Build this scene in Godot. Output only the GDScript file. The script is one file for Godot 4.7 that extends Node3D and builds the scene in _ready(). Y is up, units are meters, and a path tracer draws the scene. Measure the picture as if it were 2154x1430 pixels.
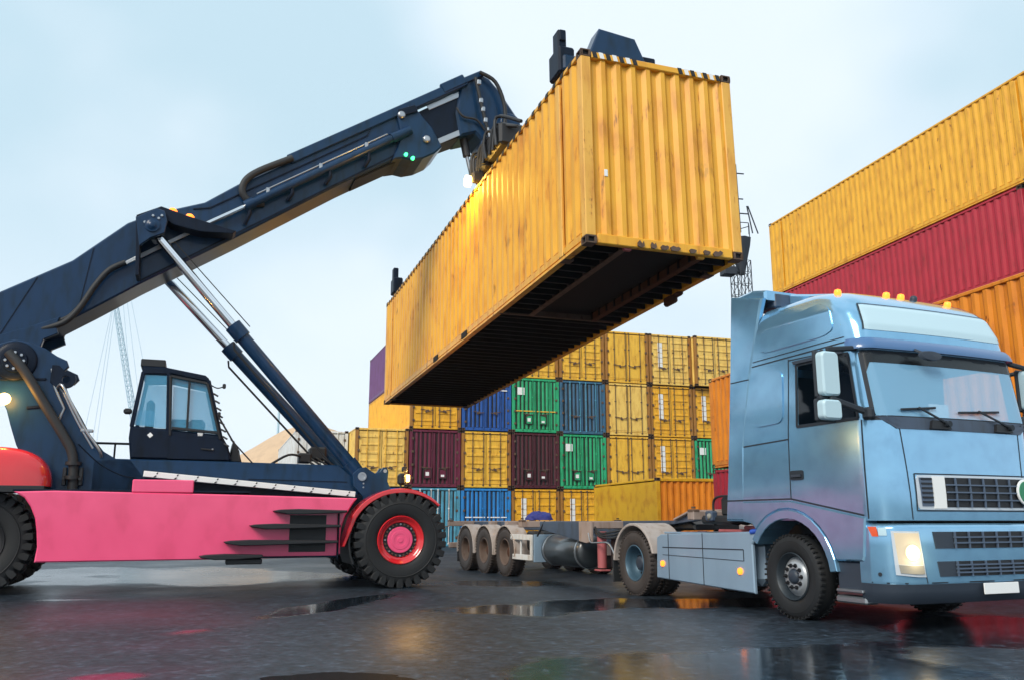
extends Node3D
# A container yard after rain: a reach stacker lowers a yellow container behind a silver-blue tractor unit.

var M := {}
var mesh_cache := {}
var taken := {}

func _ready() -> void:
	_camera()
	_sky_and_light()
	_materials()
	_ground()
	_container_stacks()
	_hanging_container()
	_truck()
	_trailer()
	_reach_stacker()
	_background()

# ---------------------------------------------------------------- camera, sky, sun
func _camera() -> void:
	var c := Camera3D.new()
	c.name = "camera"
	c.fov = 42.68
	c.near = 0.1
	c.far = 900.0
	add_child(c)
	c.position = Vector3(0, 1.173, 0)
	c.rotation = Vector3(0.204, 0, 0)
	c.current = true

func _sky_and_light() -> void:
	var n := FastNoiseLite.new()
	n.seed = 11
	n.noise_type = FastNoiseLite.TYPE_SIMPLEX_SMOOTH
	n.frequency = 1.15
	n.fractal_octaves = 6
	n.fractal_gain = 0.5
	var w := 512
	var h := 256
	var im := Image.create(w, h, false, Image.FORMAT_RGBAF)
	var low := Color(0.80, 0.90, 0.99)
	var thin := Color(0.53, 0.71, 0.82)
	var white := Color(0.78, 0.88, 0.97)
	for j in h:
		var el := PI * (0.5 - (j + 0.5) / h)
		for i in w:
			var az := TAU * (i + 0.5) / w
			var d := Vector3(cos(el) * sin(az), sin(el) * 1.6, cos(el) * cos(az))
			var v := n.get_noise_3dv(d * Vector3(1.0, 1.0, 1.0)) * 0.5 + 0.5
			var cover := smoothstep(0.34, 0.62, v)
			var c := thin.lerp(white, cover)
			c = low.lerp(c, smoothstep(0.02, 0.42, sin(el)))
			if el < 0.0:
				c = low.lerp(Color(0.25, 0.27, 0.3), smoothstep(0.0, 0.15, -el))
			im.set_pixel(i, j, c)
	var p := PanoramaSkyMaterial.new()
	p.panorama = ImageTexture.create_from_image(im)
	p.filter = true
	var sky := Sky.new()
	sky.sky_material = p
	var e := Environment.new()
	e.background_mode = Environment.BG_SKY
	e.sky = sky
	e.sky_rotation = Vector3(0, deg_to_rad(62.0), 0)
	e.background_energy_multiplier = 0.64
	e.tonemap_mode = Environment.TONE_MAPPER_LINEAR
	e.tonemap_exposure = 1.75
	e.sdfgi_enabled = true
	e.ssao_enabled = true
	e.ssil_enabled = true
	e.fog_enabled = true
	e.fog_light_color = Color(0.86, 0.93, 1.0)
	e.fog_density = 0.00025
	var we := WorldEnvironment.new()
	we.name = "world_environment"
	we.environment = e
	add_child(we)
	var s := DirectionalLight3D.new()
	s.name = "sun"
	s.light_color = Color(1.0, 0.96, 0.9)
	s.light_energy = 0.5
	s.light_angular_distance = 24.0
	s.shadow_enabled = true
	add_child(s)
	s.look_at_from_position(Vector3(-8, 12, 14), Vector3.ZERO)

# ---------------------------------------------------------------- mesh helpers
func st() -> SurfaceTool:
	var s := SurfaceTool.new()
	s.begin(Mesh.PRIMITIVE_TRIANGLES)
	return s

func tri(s: SurfaceTool, a: Vector3, b: Vector3, c: Vector3, n: Vector3) -> void:
	s.set_normal(n)
	if (b - a).cross(c - a).dot(n) > 0.0:
		s.add_vertex(a); s.add_vertex(c); s.add_vertex(b)
	else:
		s.add_vertex(a); s.add_vertex(b); s.add_vertex(c)

func tri_s(s: SurfaceTool, a: Vector3, b: Vector3, c: Vector3, na: Vector3, nb: Vector3, nc: Vector3) -> void:
	if (b - a).cross(c - a).dot(na + nb + nc) > 0.0:
		s.set_normal(na); s.add_vertex(a); s.set_normal(nc); s.add_vertex(c); s.set_normal(nb); s.add_vertex(b)
	else:
		s.set_normal(na); s.add_vertex(a); s.set_normal(nb); s.add_vertex(b); s.set_normal(nc); s.add_vertex(c)

func quad(s: SurfaceTool, a: Vector3, b: Vector3, c: Vector3, d: Vector3, n: Vector3) -> void:
	tri(s, a, b, c, n)
	tri(s, a, c, d, n)

func quad_auto(s: SurfaceTool, a: Vector3, b: Vector3, c: Vector3, d: Vector3, outward: Vector3) -> void:
	var n := (c - a).cross(d - b).normalized()
	if n.dot(outward) < 0.0:
		n = -n
	quad(s, a, b, c, d, n)

# a box with chamfered edges
func box(s: SurfaceTool, c: Vector3, size: Vector3, bev := 0.0, xf := Transform3D.IDENTITY) -> void:
	var h := size * 0.5
	var b := minf(bev, minf(h.x, minf(h.y, h.z)) * 0.9)
	var bs := xf.basis
	if b <= 0.0:
		for ax in 3:
			for sg in [-1.0, 1.0]:
				var q := []
				for uv in [[-1, -1], [1, -1], [1, 1], [-1, 1]]:
					var v := Vector3.ZERO
					v[ax] = sg * h[ax]
					v[(ax + 1) % 3] = uv[0] * h[(ax + 1) % 3]
					v[(ax + 2) % 3] = uv[1] * h[(ax + 2) % 3]
					q.append(xf * (c + v))
				var n := Vector3.ZERO
				n[ax] = sg
				quad(s, q[0], q[1], q[2], q[3], (bs * n).normalized())
		return
	var pt := func(sx: float, sy: float, sz: float, ax: int) -> Vector3:
		var v := Vector3(sx * (h.x - b), sy * (h.y - b), sz * (h.z - b))
		v[ax] = [sx, sy, sz][ax] * h[ax]
		return xf * (c + v)
	for ax in 3:
		var a1 := (ax + 1) % 3
		var a2 := (ax + 2) % 3
		for sg in [-1.0, 1.0]:
			var q := []
			for uv in [[-1.0, -1.0], [1.0, -1.0], [1.0, 1.0], [-1.0, 1.0]]:
				var sgn := Vector3.ZERO
				sgn[ax] = sg
				sgn[a1] = uv[0]
				sgn[a2] = uv[1]
				q.append(pt.call(sgn.x, sgn.y, sgn.z, ax))
			var n := Vector3.ZERO
			n[ax] = sg
			quad(s, q[0], q[1], q[2], q[3], (bs * n).normalized())
		for s1 in [-1.0, 1.0]:
			for s2 in [-1.0, 1.0]:
				var lo := Vector3.ZERO
				lo[ax] = -1.0
				lo[a1] = s1
				lo[a2] = s2
				var hi := lo
				hi[ax] = 1.0
				var n := Vector3.ZERO
				n[a1] = s1
				n[a2] = s2
				quad(s, pt.call(lo.x, lo.y, lo.z, a1), pt.call(hi.x, hi.y, hi.z, a1), pt.call(hi.x, hi.y, hi.z, a2), pt.call(lo.x, lo.y, lo.z, a2), (bs * n).normalized())
	for sx in [-1.0, 1.0]:
		for sy in [-1.0, 1.0]:
			for sz in [-1.0, 1.0]:
				tri(s, pt.call(sx, sy, sz, 0), pt.call(sx, sy, sz, 1), pt.call(sx, sy, sz, 2), (bs * Vector3(sx, sy, sz)).normalized())

# a box running from a to b with the given width and height
func beam(s: SurfaceTool, a: Vector3, b: Vector3, wide: float, high: float, bev := 0.0, up := Vector3.UP) -> void:
	var x := (b - a).normalized()
	var z := x.cross(up).normalized()
	var y := z.cross(x)
	box(s, Vector3.ZERO, Vector3(a.distance_to(b), high, wide), bev, Transform3D(Basis(x, y, z), (a + b) * 0.5))

func frame_of(d: Vector3) -> Basis:
	var z := d.normalized()
	var r := Vector3.UP if absf(z.y) < 0.9 else Vector3.RIGHT
	var x := r.cross(z).normalized()
	return Basis(x, z.cross(x), z)

func cyl(s: SurfaceTool, a: Vector3, b: Vector3, r1: float, r2 := -1.0, n := 14, caps := true) -> void:
	if r2 < 0.0:
		r2 = r1
	var f := frame_of(b - a)
	var ax := f.z
	for i in n:
		var t0 := TAU * i / n
		var t1 := TAU * (i + 1) / n
		var d0 := f.x * cos(t0) + f.y * sin(t0)
		var d1 := f.x * cos(t1) + f.y * sin(t1)
		tri_s(s, a + d0 * r1, b + d0 * r2, b + d1 * r2, d0, d0, d1)
		tri_s(s, a + d0 * r1, b + d1 * r2, a + d1 * r1, d0, d1, d1)
		if caps:
			tri(s, a, a + d0 * r1, a + d1 * r1, -ax)
			tri(s, b, b + d0 * r2, b + d1 * r2, ax)

func tube(s: SurfaceTool, pts: Array, r: float, n := 8) -> void:
	var dirs := []
	for i in pts.size():
		dirs.append((pts[mini(i + 1, pts.size() - 1)] - pts[maxi(i - 1, 0)]).normalized())
	var x: Vector3 = frame_of(dirs[0]).x
	var rings := []
	for i in pts.size():
		var d: Vector3 = dirs[i]
		x = (x - d * d.dot(x)).normalized()
		var y := d.cross(x)
		var ring := []
		for k in n:
			ring.append(x * cos(TAU * k / n) + y * sin(TAU * k / n))
		rings.append(ring)
	for i in pts.size() - 1:
		for k in n:
			var k2 := (k + 1) % n
			var a: Vector3 = rings[i][k]
			var b: Vector3 = rings[i + 1][k]
			var c: Vector3 = rings[i + 1][k2]
			var d: Vector3 = rings[i][k2]
			tri_s(s, pts[i] + a * r, pts[i + 1] + b * r, pts[i + 1] + c * r, a, b, c)
			tri_s(s, pts[i] + a * r, pts[i + 1] + c * r, pts[i] + d * r, a, c, d)
	for e in [[0, -1.0], [pts.size() - 1, 1.0]]:
		for k in n:
			tri(s, pts[e[0]], pts[e[0]] + rings[e[0]][k] * r, pts[e[0]] + rings[e[0]][(k + 1) % n] * r, dirs[e[0]] * e[1])

# smooth curve through control points
func curve(pts: Array, per := 5) -> Array:
	var out := []
	for i in pts.size() - 1:
		var p0: Vector3 = pts[maxi(i - 1, 0)]
		var p1: Vector3 = pts[i]
		var p2: Vector3 = pts[i + 1]
		var p3: Vector3 = pts[mini(i + 2, pts.size() - 1)]
		for k in per:
			out.append(p1.cubic_interpolate(p2, p0, p3, float(k) / per))
	out.append(pts[-1])
	return out

# profile of (along the axis, radius) points turned about the local z axis of xf
func lathe(s: SurfaceTool, prof: Array, xf: Transform3D, n := 28, smooth := true) -> void:
	var nor := []
	for i in prof.size() - 1:
		var e: Vector2 = prof[i + 1] - prof[i]
		nor.append(Vector2(-e.y, e.x).normalized())
	for i in prof.size() - 1:
		var na: Vector2 = nor[i]
		var nb: Vector2 = nor[i]
		if smooth:
			if i > 0 and nor[i - 1].dot(nor[i]) > 0.5:
				na = (nor[i - 1] + nor[i]).normalized()
			if i < prof.size() - 2 and nor[i + 1].dot(nor[i]) > 0.5:
				nb = (nor[i + 1] + nor[i]).normalized()
		for k in n:
			var c0 := cos(TAU * k / n)
			var s0 := sin(TAU * k / n)
			var c1 := cos(TAU * (k + 1) / n)
			var s1 := sin(TAU * (k + 1) / n)
			var p: Vector2 = prof[i]
			var q: Vector2 = prof[i + 1]
			var a := xf * Vector3(p.y * c0, p.y * s0, p.x)
			var b := xf * Vector3(q.y * c0, q.y * s0, q.x)
			var c := xf * Vector3(q.y * c1, q.y * s1, q.x)
			var d := xf * Vector3(p.y * c1, p.y * s1, p.x)
			var n0 := xf.basis * Vector3(na.y * c0, na.y * s0, na.x)
			var n1 := xf.basis * Vector3(nb.y * c0, nb.y * s0, nb.x)
			var n2 := xf.basis * Vector3(nb.y * c1, nb.y * s1, nb.x)
			var n3 := xf.basis * Vector3(na.y * c1, na.y * s1, na.x)
			if q.y > 0.0001:
				tri_s(s, a, b, c, n0, n1, n2)
			if p.y > 0.0001:
				tri_s(s, a, c, d, n0, n2, n3)

# a flat outline in x and y given thickness from z0 to z1, with chamfered rims
func prism(s: SurfaceTool, poly: Array, z0: float, z1: float, bev := 0.0, xf := Transform3D.IDENTITY) -> void:
	var p := PackedVector2Array(poly)
	if Geometry2D.is_polygon_clockwise(p):
		p.reverse()
	var n := p.size()
	var q := PackedVector2Array()
	for i in n:
		var e0 := (p[i] - p[(i + n - 1) % n]).normalized()
		var e1 := (p[(i + 1) % n] - p[i]).normalized()
		var n0 := Vector2(-e0.y, e0.x)
		var n1 := Vector2(-e1.y, e1.x)
		var m := n0 + n1
		var l := m.length_squared()
		q.append(p[i] + (m * (2.0 / l) if l > 0.3 else n0) * bev)
	var idx := Geometry2D.triangulate_polygon(p)
	if idx.is_empty():
		push_warning("outline does not triangulate")
	for e in [[z0, -1.0], [z1, 1.0]]:
		for i in range(0, idx.size(), 3):
			var a := q[idx[i]]
			var b := q[idx[i + 1]]
			var c := q[idx[i + 2]]
			tri(s, xf * Vector3(a.x, a.y, e[0]), xf * Vector3(b.x, b.y, e[0]), xf * Vector3(c.x, c.y, e[0]), (xf.basis * Vector3(0, 0, e[1])).normalized())
	for i in n:
		var j := (i + 1) % n
		var d := (p[j] - p[i]).normalized()
		var out := Vector3(d.y, -d.x, 0)
		quad(s, xf * Vector3(p[i].x, p[i].y, z0 + bev), xf * Vector3(p[j].x, p[j].y, z0 + bev), xf * Vector3(p[j].x, p[j].y, z1 - bev), xf * Vector3(p[i].x, p[i].y, z1 - bev), (xf.basis * out).normalized())
		if bev > 0.0:
			for e in [[z0, z0 + bev, -1.0], [z1, z1 - bev, 1.0]]:
				quad(s, xf * Vector3(q[i].x, q[i].y, e[0]), xf * Vector3(q[j].x, q[j].y, e[0]), xf * Vector3(p[j].x, p[j].y, e[1]), xf * Vector3(p[i].x, p[i].y, e[1]), (xf.basis * (out + Vector3(0, 0, e[2]))).normalized())

# a smooth sheet through rows of points; outward tells which side is the front
func sheet(s: SurfaceTool, rows: Array, outward: Vector3, skip = null) -> void:
	var nr := rows.size()
	var nc: int = rows[0].size()
	var nn := []
	for j in nr:
		var line := []
		for i in nc:
			var dx: Vector3 = rows[j][mini(i + 1, nc - 1)] - rows[j][maxi(i - 1, 0)]
			var dy: Vector3 = rows[mini(j + 1, nr - 1)][i] - rows[maxi(j - 1, 0)][i]
			line.append(dx.cross(dy).normalized())
		nn.append(line)
	var mid: Vector3 = nn[nr / 2][nc / 2]
	var sg := 1.0
	if mid.dot(outward) < 0.0:
		sg = -1.0
	for j in nr - 1:
		for i in nc - 1:
			if skip != null and skip.call(i, j):
				continue
			tri_s(s, rows[j][i], rows[j][i + 1], rows[j + 1][i + 1], nn[j][i] * sg, nn[j][i + 1] * sg, nn[j + 1][i + 1] * sg)
			tri_s(s, rows[j][i], rows[j + 1][i + 1], rows[j + 1][i], nn[j][i] * sg, nn[j + 1][i + 1] * sg, nn[j + 1][i] * sg)

# ---------------------------------------------------------------- naming helpers
func numbered(called: String, under: Node) -> String:
	var key := str(under.get_instance_id()) + called
	var k: int = taken.get(key, -1) + 1
	taken[key] = k
	return called if k == 0 else "%s_%03d" % [called, k]

func put(called: String, mesh: Mesh, m: Material, under: Node = self, xf := Transform3D.IDENTITY) -> MeshInstance3D:
	var o := MeshInstance3D.new()
	o.name = numbered(called, under)
	o.mesh = mesh
	o.material_override = m
	o.transform = xf
	under.add_child(o, true)
	return o

func obj(called: String, s: SurfaceTool, m: Material, under: Node = self) -> MeshInstance3D:
	return put(called, s.commit(), m, under)

func thing(called: String, label: String, category: String, at: Vector3, turn := 0.0, group := "") -> Node3D:
	var o := Node3D.new()
	o.name = numbered(called, self)
	add_child(o, true)
	o.position = at
	o.rotation.y = turn
	tag(o, label, category, group)
	return o

func tag(o: Node, label: String, category: String, group := "") -> void:
	o.set_meta("label", label)
	o.set_meta("category", category)
	if group:
		o.set_meta("group", group)

func group_part(called: String, under: Node) -> Node3D:
	var o := Node3D.new()
	o.name = numbered(called, under)
	under.add_child(o, true)
	return o

func lamp(called: String, under: Node, at: Vector3, color: Color, energy: float, size := 0.06) -> void:
	var l := OmniLight3D.new()
	l.name = numbered(called, under)
	l.light_color = color
	l.light_energy = energy
	l.light_size = size
	l.omni_range = 40.0
	l.omni_attenuation = 2.0
	l.shadow_enabled = true
	under.add_child(l, true)
	l.position = at

# ---------------------------------------------------------------- materials
func lin(r: float, g: float, b: float) -> Color:
	return Color(r, g, b).linear_to_srgb()

func noise_tex(size: int, sd: int, freq: float, oct: int, ramp: Array, kind := FastNoiseLite.TYPE_SIMPLEX_SMOOTH, gain := 0.5) -> NoiseTexture2D:
	var n := FastNoiseLite.new()
	n.seed = sd
	n.noise_type = kind
	n.frequency = freq
	n.fractal_octaves = oct
	n.fractal_gain = gain
	var g := Gradient.new()
	g.offsets = PackedFloat32Array(ramp.map(func(r): return r[0]))
	g.colors = PackedColorArray(ramp.map(func(r): return r[1]))
	var t := NoiseTexture2D.new()
	t.width = size
	t.height = size
	t.seamless = true
	t.normalize = true
	t.noise = n
	t.color_ramp = g
	return t

func mat(called: String, c: Color, rough := 0.5, metal := 0.0) -> StandardMaterial3D:
	var m := StandardMaterial3D.new()
	m.resource_name = called
	m.albedo_color = c
	m.roughness = rough
	m.metallic = metal
	M[called] = m
	return m

func glow(called: String, c: Color, e: float) -> void:
	var m := mat(called, c, 0.3)
	m.emission_enabled = true
	m.emission = c
	m.emission_energy_multiplier = e

var wear: Texture2D
var rust: Texture2D
var mottled: Texture2D
var rust_heavy: Texture2D
var wear_heavy: Texture2D
var blotch: Texture2D

# weathered paint: faded streaks times blotches of rust, laid in world axes
func paint(called: String, c: Color, rough: float, rusty := 1.0, clear := 0.0) -> StandardMaterial3D:
	var m := mat(called, c, rough)
	m.albedo_texture = wear
	m.uv1_triplanar = true
	m.uv1_world_triplanar = true
	m.uv1_scale = Vector3(0.3, 0.075, 0.3)
	if rusty > 0.0:
		m.detail_enabled = true
		m.detail_albedo = rust
		m.detail_blend_mode = BaseMaterial3D.BLEND_MODE_MUL
		m.detail_uv_layer = BaseMaterial3D.DETAIL_UV_2
		m.uv2_triplanar = true
		m.uv2_world_triplanar = true
		m.uv2_scale = Vector3(0.14, 0.05, 0.14) * rusty
	if clear > 0.0:
		m.clearcoat_enabled = true
		m.clearcoat = clear
		m.clearcoat_roughness = 0.08
	return m

func _materials() -> void:
	wear = noise_tex(1024, 3, 0.016, 6, [[0.0, Color(0.72, 0.64, 0.56)], [0.25, Color(0.90, 0.86, 0.82)], [0.5, Color(0.98, 0.97, 0.96)], [1.0, Color(1, 1, 1)]])
	rust = noise_tex(1024, 8, 0.03, 6, [[0.0, Color(0.30, 0.17, 0.12)], [0.10, Color(0.36, 0.21, 0.15)], [0.135, Color(0.85, 0.74, 0.66)], [0.2, Color(1, 1, 1)], [1.0, Color(1, 1, 1)]], FastNoiseLite.TYPE_SIMPLEX_SMOOTH, 0.62)
	rust_heavy = noise_tex(1024, 18, 0.02, 7, [[0.0, Color(0.20, 0.12, 0.10)], [0.12, Color(0.30, 0.18, 0.13)], [0.15, Color(0.72, 0.55, 0.46)], [0.24, Color(0.96, 0.92, 0.89)], [0.36, Color(1, 1, 1)], [1.0, Color(1, 1, 1)]], FastNoiseLite.TYPE_SIMPLEX_SMOOTH, 0.66)
	wear_heavy = noise_tex(1024, 14, 0.012, 6, [[0.0, Color(0.76, 0.64, 0.55)], [0.3, Color(0.92, 0.85, 0.78)], [0.55, Color(0.98, 0.96, 0.93)], [1.0, Color(1, 1, 1)]])
	blotch = noise_tex(512, 25, 0.014, 5, [[0.0, Color(0.88, 0.76, 0.80)], [0.45, Color(0.97, 0.93, 0.95)], [1.0, Color(1, 1, 1)]])
	mottled = noise_tex(512, 21, 0.012, 4, [[0.0, Color(0.90, 0.90, 0.92)], [0.5, Color(0.97, 0.97, 0.98)], [1.0, Color(1, 1, 1)]])
	paint("yellow", lin(0.88, 0.53, 0.055), 0.5, 0.9)
	paint("gold", lin(0.86, 0.46, 0.025), 0.5, 0.9)
	paint("pale_yellow", lin(0.90, 0.62, 0.15), 0.5, 0.9)
	var hy := paint("hang_yellow", lin(0.86, 0.45, 0.032), 0.45)
	hy.detail_albedo = rust_heavy
	hy.uv2_scale = Vector3(0.22, 0.04, 0.22)
	hy.albedo_texture = wear_heavy
	var hp := paint("hang_post", lin(0.84, 0.47, 0.08), 0.5)
	hp.detail_albedo = rust_heavy
	hp.uv2_scale = Vector3(0.8, 0.10, 0.8)
	hp.albedo_texture = wear_heavy
	paint("post_brown_shade", lin(0.36, 0.17, 0.03), 0.6, 1.5)  # brown posts; their dark tone also holds the gap shade between containers
	paint("orange", lin(0.80, 0.27, 0.01), 0.5)
	paint("mustard", lin(0.72, 0.42, 0.012), 0.55, 0.6).albedo_texture = wear_heavy
	M.mustard.uv1_scale = Vector3(0.13, 0.10, 0.13)
	paint("crimson", lin(0.44, 0.012, 0.035), 0.5)
	paint("maroon", lin(0.14, 0.012, 0.045), 0.5)
	paint("dark_maroon", lin(0.075, 0.010, 0.022), 0.5)
	paint("purple", lin(0.15, 0.055, 0.20), 0.5)
	paint("tan", lin(0.66, 0.33, 0.12), 0.55)
	paint("blue", lin(0.012, 0.10, 0.42), 0.45)
	paint("light_blue", lin(0.02, 0.24, 0.66), 0.45)
	paint("steel_blue", lin(0.04, 0.14, 0.26), 0.45)
	paint("sky_blue", lin(0.08, 0.34, 0.52), 0.45)
	paint("green", lin(0.02, 0.42, 0.19), 0.45)
	paint("white_paint", lin(0.72, 0.76, 0.78), 0.5, 0.0)
	mat("sticker", lin(0.82, 0.84, 0.84), 0.6)
	mat("door_gasket", lin(0.02, 0.018, 0.016), 0.8)
	var rs := paint("rusty_steel", lin(0.13, 0.085, 0.06), 0.7)
	rs.metallic = 0.2
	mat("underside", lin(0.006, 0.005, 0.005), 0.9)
	var rr := paint("rust_brown", lin(0.085, 0.032, 0.014), 0.85)
	rr.metallic = 0.1
	mat("hole", lin(0.006, 0.006, 0.007), 0.9)
	mat("stripe_black", lin(0.012, 0.012, 0.013), 0.6)
	# the reach stacker
	paint("navy", lin(0.005, 0.034, 0.096), 0.36, 0.0, 0.2).metallic_specular = 0.34
	var dn := paint("dark_navy", lin(0.003, 0.010, 0.028), 0.5, 0.0, 0.06)
	dn.metallic_specular = 0.28
	paint("red_panel", lin(0.95, 0.095, 0.24), 0.30, 0.0, 0.6).albedo_texture = blotch
	M.red_panel.uv1_scale = Vector3(0.22, 0.14, 0.22)
	paint("bright_red", lin(0.72, 0.018, 0.026), 0.22, 0.0, 0.8).albedo_texture = mottled
	mat("chrome", lin(0.72, 0.75, 0.78), 0.12, 1.0)
	mat("black_rubber", lin(0.016, 0.018, 0.021), 0.62)
	paint("tyre", lin(0.010, 0.012, 0.015), 0.7, 0.0)
	paint("tyre_dusty", lin(0.05, 0.042, 0.04), 0.75, 0.0)
	mat("black_steel", lin(0.012, 0.013, 0.016), 0.5)
	mat("pipe_steel", lin(0.40, 0.43, 0.46), 0.3, 0.8)
	var cg := mat("cab_glass", Color(0.25, 0.68, 0.86, 0.34), 0.03)
	cg.transparency = BaseMaterial3D.TRANSPARENCY_ALPHA
	# the truck
	var tp := paint("truck_paint", lin(0.26, 0.54, 0.77), 0.16, 0.0, 1.0)
	tp.metallic = 0.64
	tp.albedo_texture = mottled
	tp.uv1_scale = Vector3(0.5, 0.5, 0.5)
	var sp := paint("skirt_paint", lin(0.30, 0.43, 0.55), 0.34, 0.0, 0.5)
	sp.metallic = 0.2
	sp.albedo_texture = mottled
	mat("panel_gap", lin(0.015, 0.022, 0.032), 0.7)
	mat("grille_black", lin(0.010, 0.011, 0.014), 0.5)
	mat("grille_bar", lin(0.075, 0.11, 0.17), 0.35)
	mat("dark_plastic", lin(0.028, 0.04, 0.06), 0.5)
	mat("silver_trim", lin(0.62, 0.68, 0.74), 0.3, 0.3)
	mat("interior", lin(0.012, 0.012, 0.014), 0.9)
	mat("dashboard", lin(0.34, 0.48, 0.56), 0.8)
	var ws := mat("windscreen_glass", Color(0.60, 0.84, 1.0, 0.55), 0.03)  # pale blue body colour stands in for the sky reflected in the glass
	ws.transparency = BaseMaterial3D.TRANSPARENCY_ALPHA
	ws.metallic_specular = 0.9
	var sg := mat("side_glass", Color(0.05, 0.10, 0.14, 0.35), 0.03)
	sg.transparency = BaseMaterial3D.TRANSPARENCY_ALPHA
	mat("mirror_shell", lin(0.48, 0.66, 0.74), 0.3)
	mat("plate_white", lin(0.84, 0.86, 0.86), 0.5)
	mat("lens_clear", lin(0.30, 0.29, 0.25), 0.15)
	mat("lens_orange", lin(0.75, 0.09, 0.02), 0.2)
	mat("badge_green", lin(0.02, 0.22, 0.10), 0.4)
	mat("rim_silver", lin(0.40, 0.43, 0.46), 0.4, 0.4)
	mat("rim_blue", lin(0.06, 0.12, 0.17), 0.45, 0.3)
	mat("rim_dark", lin(0.022, 0.032, 0.042), 0.5, 0.2)
	var vs := mat("visor", lin(0.03, 0.12, 0.30), 0.12)
	vs.clearcoat_enabled = true
	mat("frit", lin(0.006, 0.008, 0.010), 0.25)
	paint("rim_rusty", lin(0.13, 0.095, 0.08), 0.75, 1.6)
	paint("dusty_steel", lin(0.36, 0.29, 0.26), 0.7, 1.0)
	paint("chassis_blue", lin(0.055, 0.085, 0.14), 0.5, 0.8)
	paint("pink_red", lin(0.42, 0.11, 0.12), 0.6, 1.0)
	paint("mudguard", lin(0.44, 0.40, 0.38), 0.6, 0.8)
	var ta := paint("tarp", lin(0.05, 0.07, 0.26), 0.7, 0.0)
	ta.albedo_texture = noise_tex(256, 44, 0.03, 3, [[0.0, Color(0.5, 0.6, 0.9)], [0.5, Color(0.8, 0.8, 1.0)], [1.0, Color(1.0, 0.75, 0.9)]])
	ta.uv1_scale = Vector3(1.5, 1.5, 1.5)
	var tb := mat("tank_black", lin(0.014, 0.02, 0.024), 0.22)
	tb.clearcoat_enabled = true
	mat("hose_blue", lin(0.03, 0.1, 0.5), 0.5)
	glow("lamp_warm", Color(1.0, 0.80, 0.45), 5.0)
	glow("lamp_amber", Color(1.0, 0.50, 0.14), 1.5)
	glow("lamp_headlight", Color(1.0, 0.92, 0.72), 1.5)
	glow("lamp_soft", Color(1.0, 0.88, 0.66), 0.26)
	M.lamp_soft.albedo_color = lin(0.30, 0.29, 0.26)
	glow("lamp_green", Color(0.25, 1.0, 0.55), 2.0)
	# far things
	var sa := mat("sand", lin(0.62, 0.44, 0.28), 0.95)
	sa.albedo_texture = mottled
	sa.uv1_triplanar = true
	sa.uv1_scale = Vector3(0.2, 0.2, 0.2)
	mat("lattice_blue", lin(0.42, 0.60, 0.70), 0.6)
	mat("lattice_dark", lin(0.015, 0.02, 0.03), 0.6)
	paint("shed_white", lin(0.75, 0.79, 0.83), 0.6, 0.0)

# ---------------------------------------------------------------- ground
func _ground() -> void:
	var m := mat("wet_asphalt", Color.WHITE, 1.0)
	m.albedo_color = lin(0.056, 0.082, 0.115)
	var maps := _asphalt_maps()
	m.albedo_texture = maps[0]
	m.roughness_texture = maps[2]
	m.roughness_texture_channel = BaseMaterial3D.TEXTURE_CHANNEL_RED
	m.uv1_triplanar = true
	m.uv1_world_triplanar = true
	m.uv1_scale = Vector3(0.025, 0.025, 0.025)
	m.metallic_specular = 0.36
	m.heightmap_enabled = true
	m.heightmap_texture = maps[1]
	m.heightmap_scale = 1.3
	var s := st()
	quad(s, Vector3(-450, 0, 60), Vector3(450, 0, 60), Vector3(450, 0, -500), Vector3(-450, 0, -500), Vector3.UP)
	var g := obj("ground", s, m)
	g.set_meta("kind", "structure")
	# a nearly black sheet, rim uneven: a puddle with its dark reflection painted in
	var rim := []
	var n := FastNoiseLite.new()
	n.seed = 4
	n.frequency = 0.9
	for k in 48:
		var a := TAU * k / 48
		var d := Vector2(cos(a) * 0.56, sin(a) * 0.34)
		d *= 1.0 + 0.25 * n.get_noise_2d(cos(a) * 2.0, sin(a) * 2.0)
		rim.append(d)
	s = st()
	for k in 48:
		var a: Vector2 = rim[k]
		var b: Vector2 = rim[(k + 1) % 48]
		tri(s, Vector3(-1.34, 0.004, -6.86), Vector3(-1.34 + a.x, 0.004, -6.86 + a.y), Vector3(-1.34 + b.x, 0.004, -6.86 + b.y), Vector3.UP)
	var puddle_black := mat("puddle_black", lin(0.006, 0.005, 0.005), 0.5)
	puddle_black.metallic_specular = 0.12
	var t := obj("dark_puddle", s, puddle_black)
	tag(t, "dark puddle with its reflection painted in, on the wet asphalt in the foreground", "dark puddle")
	t.set_meta("kind", "structure")

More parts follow.
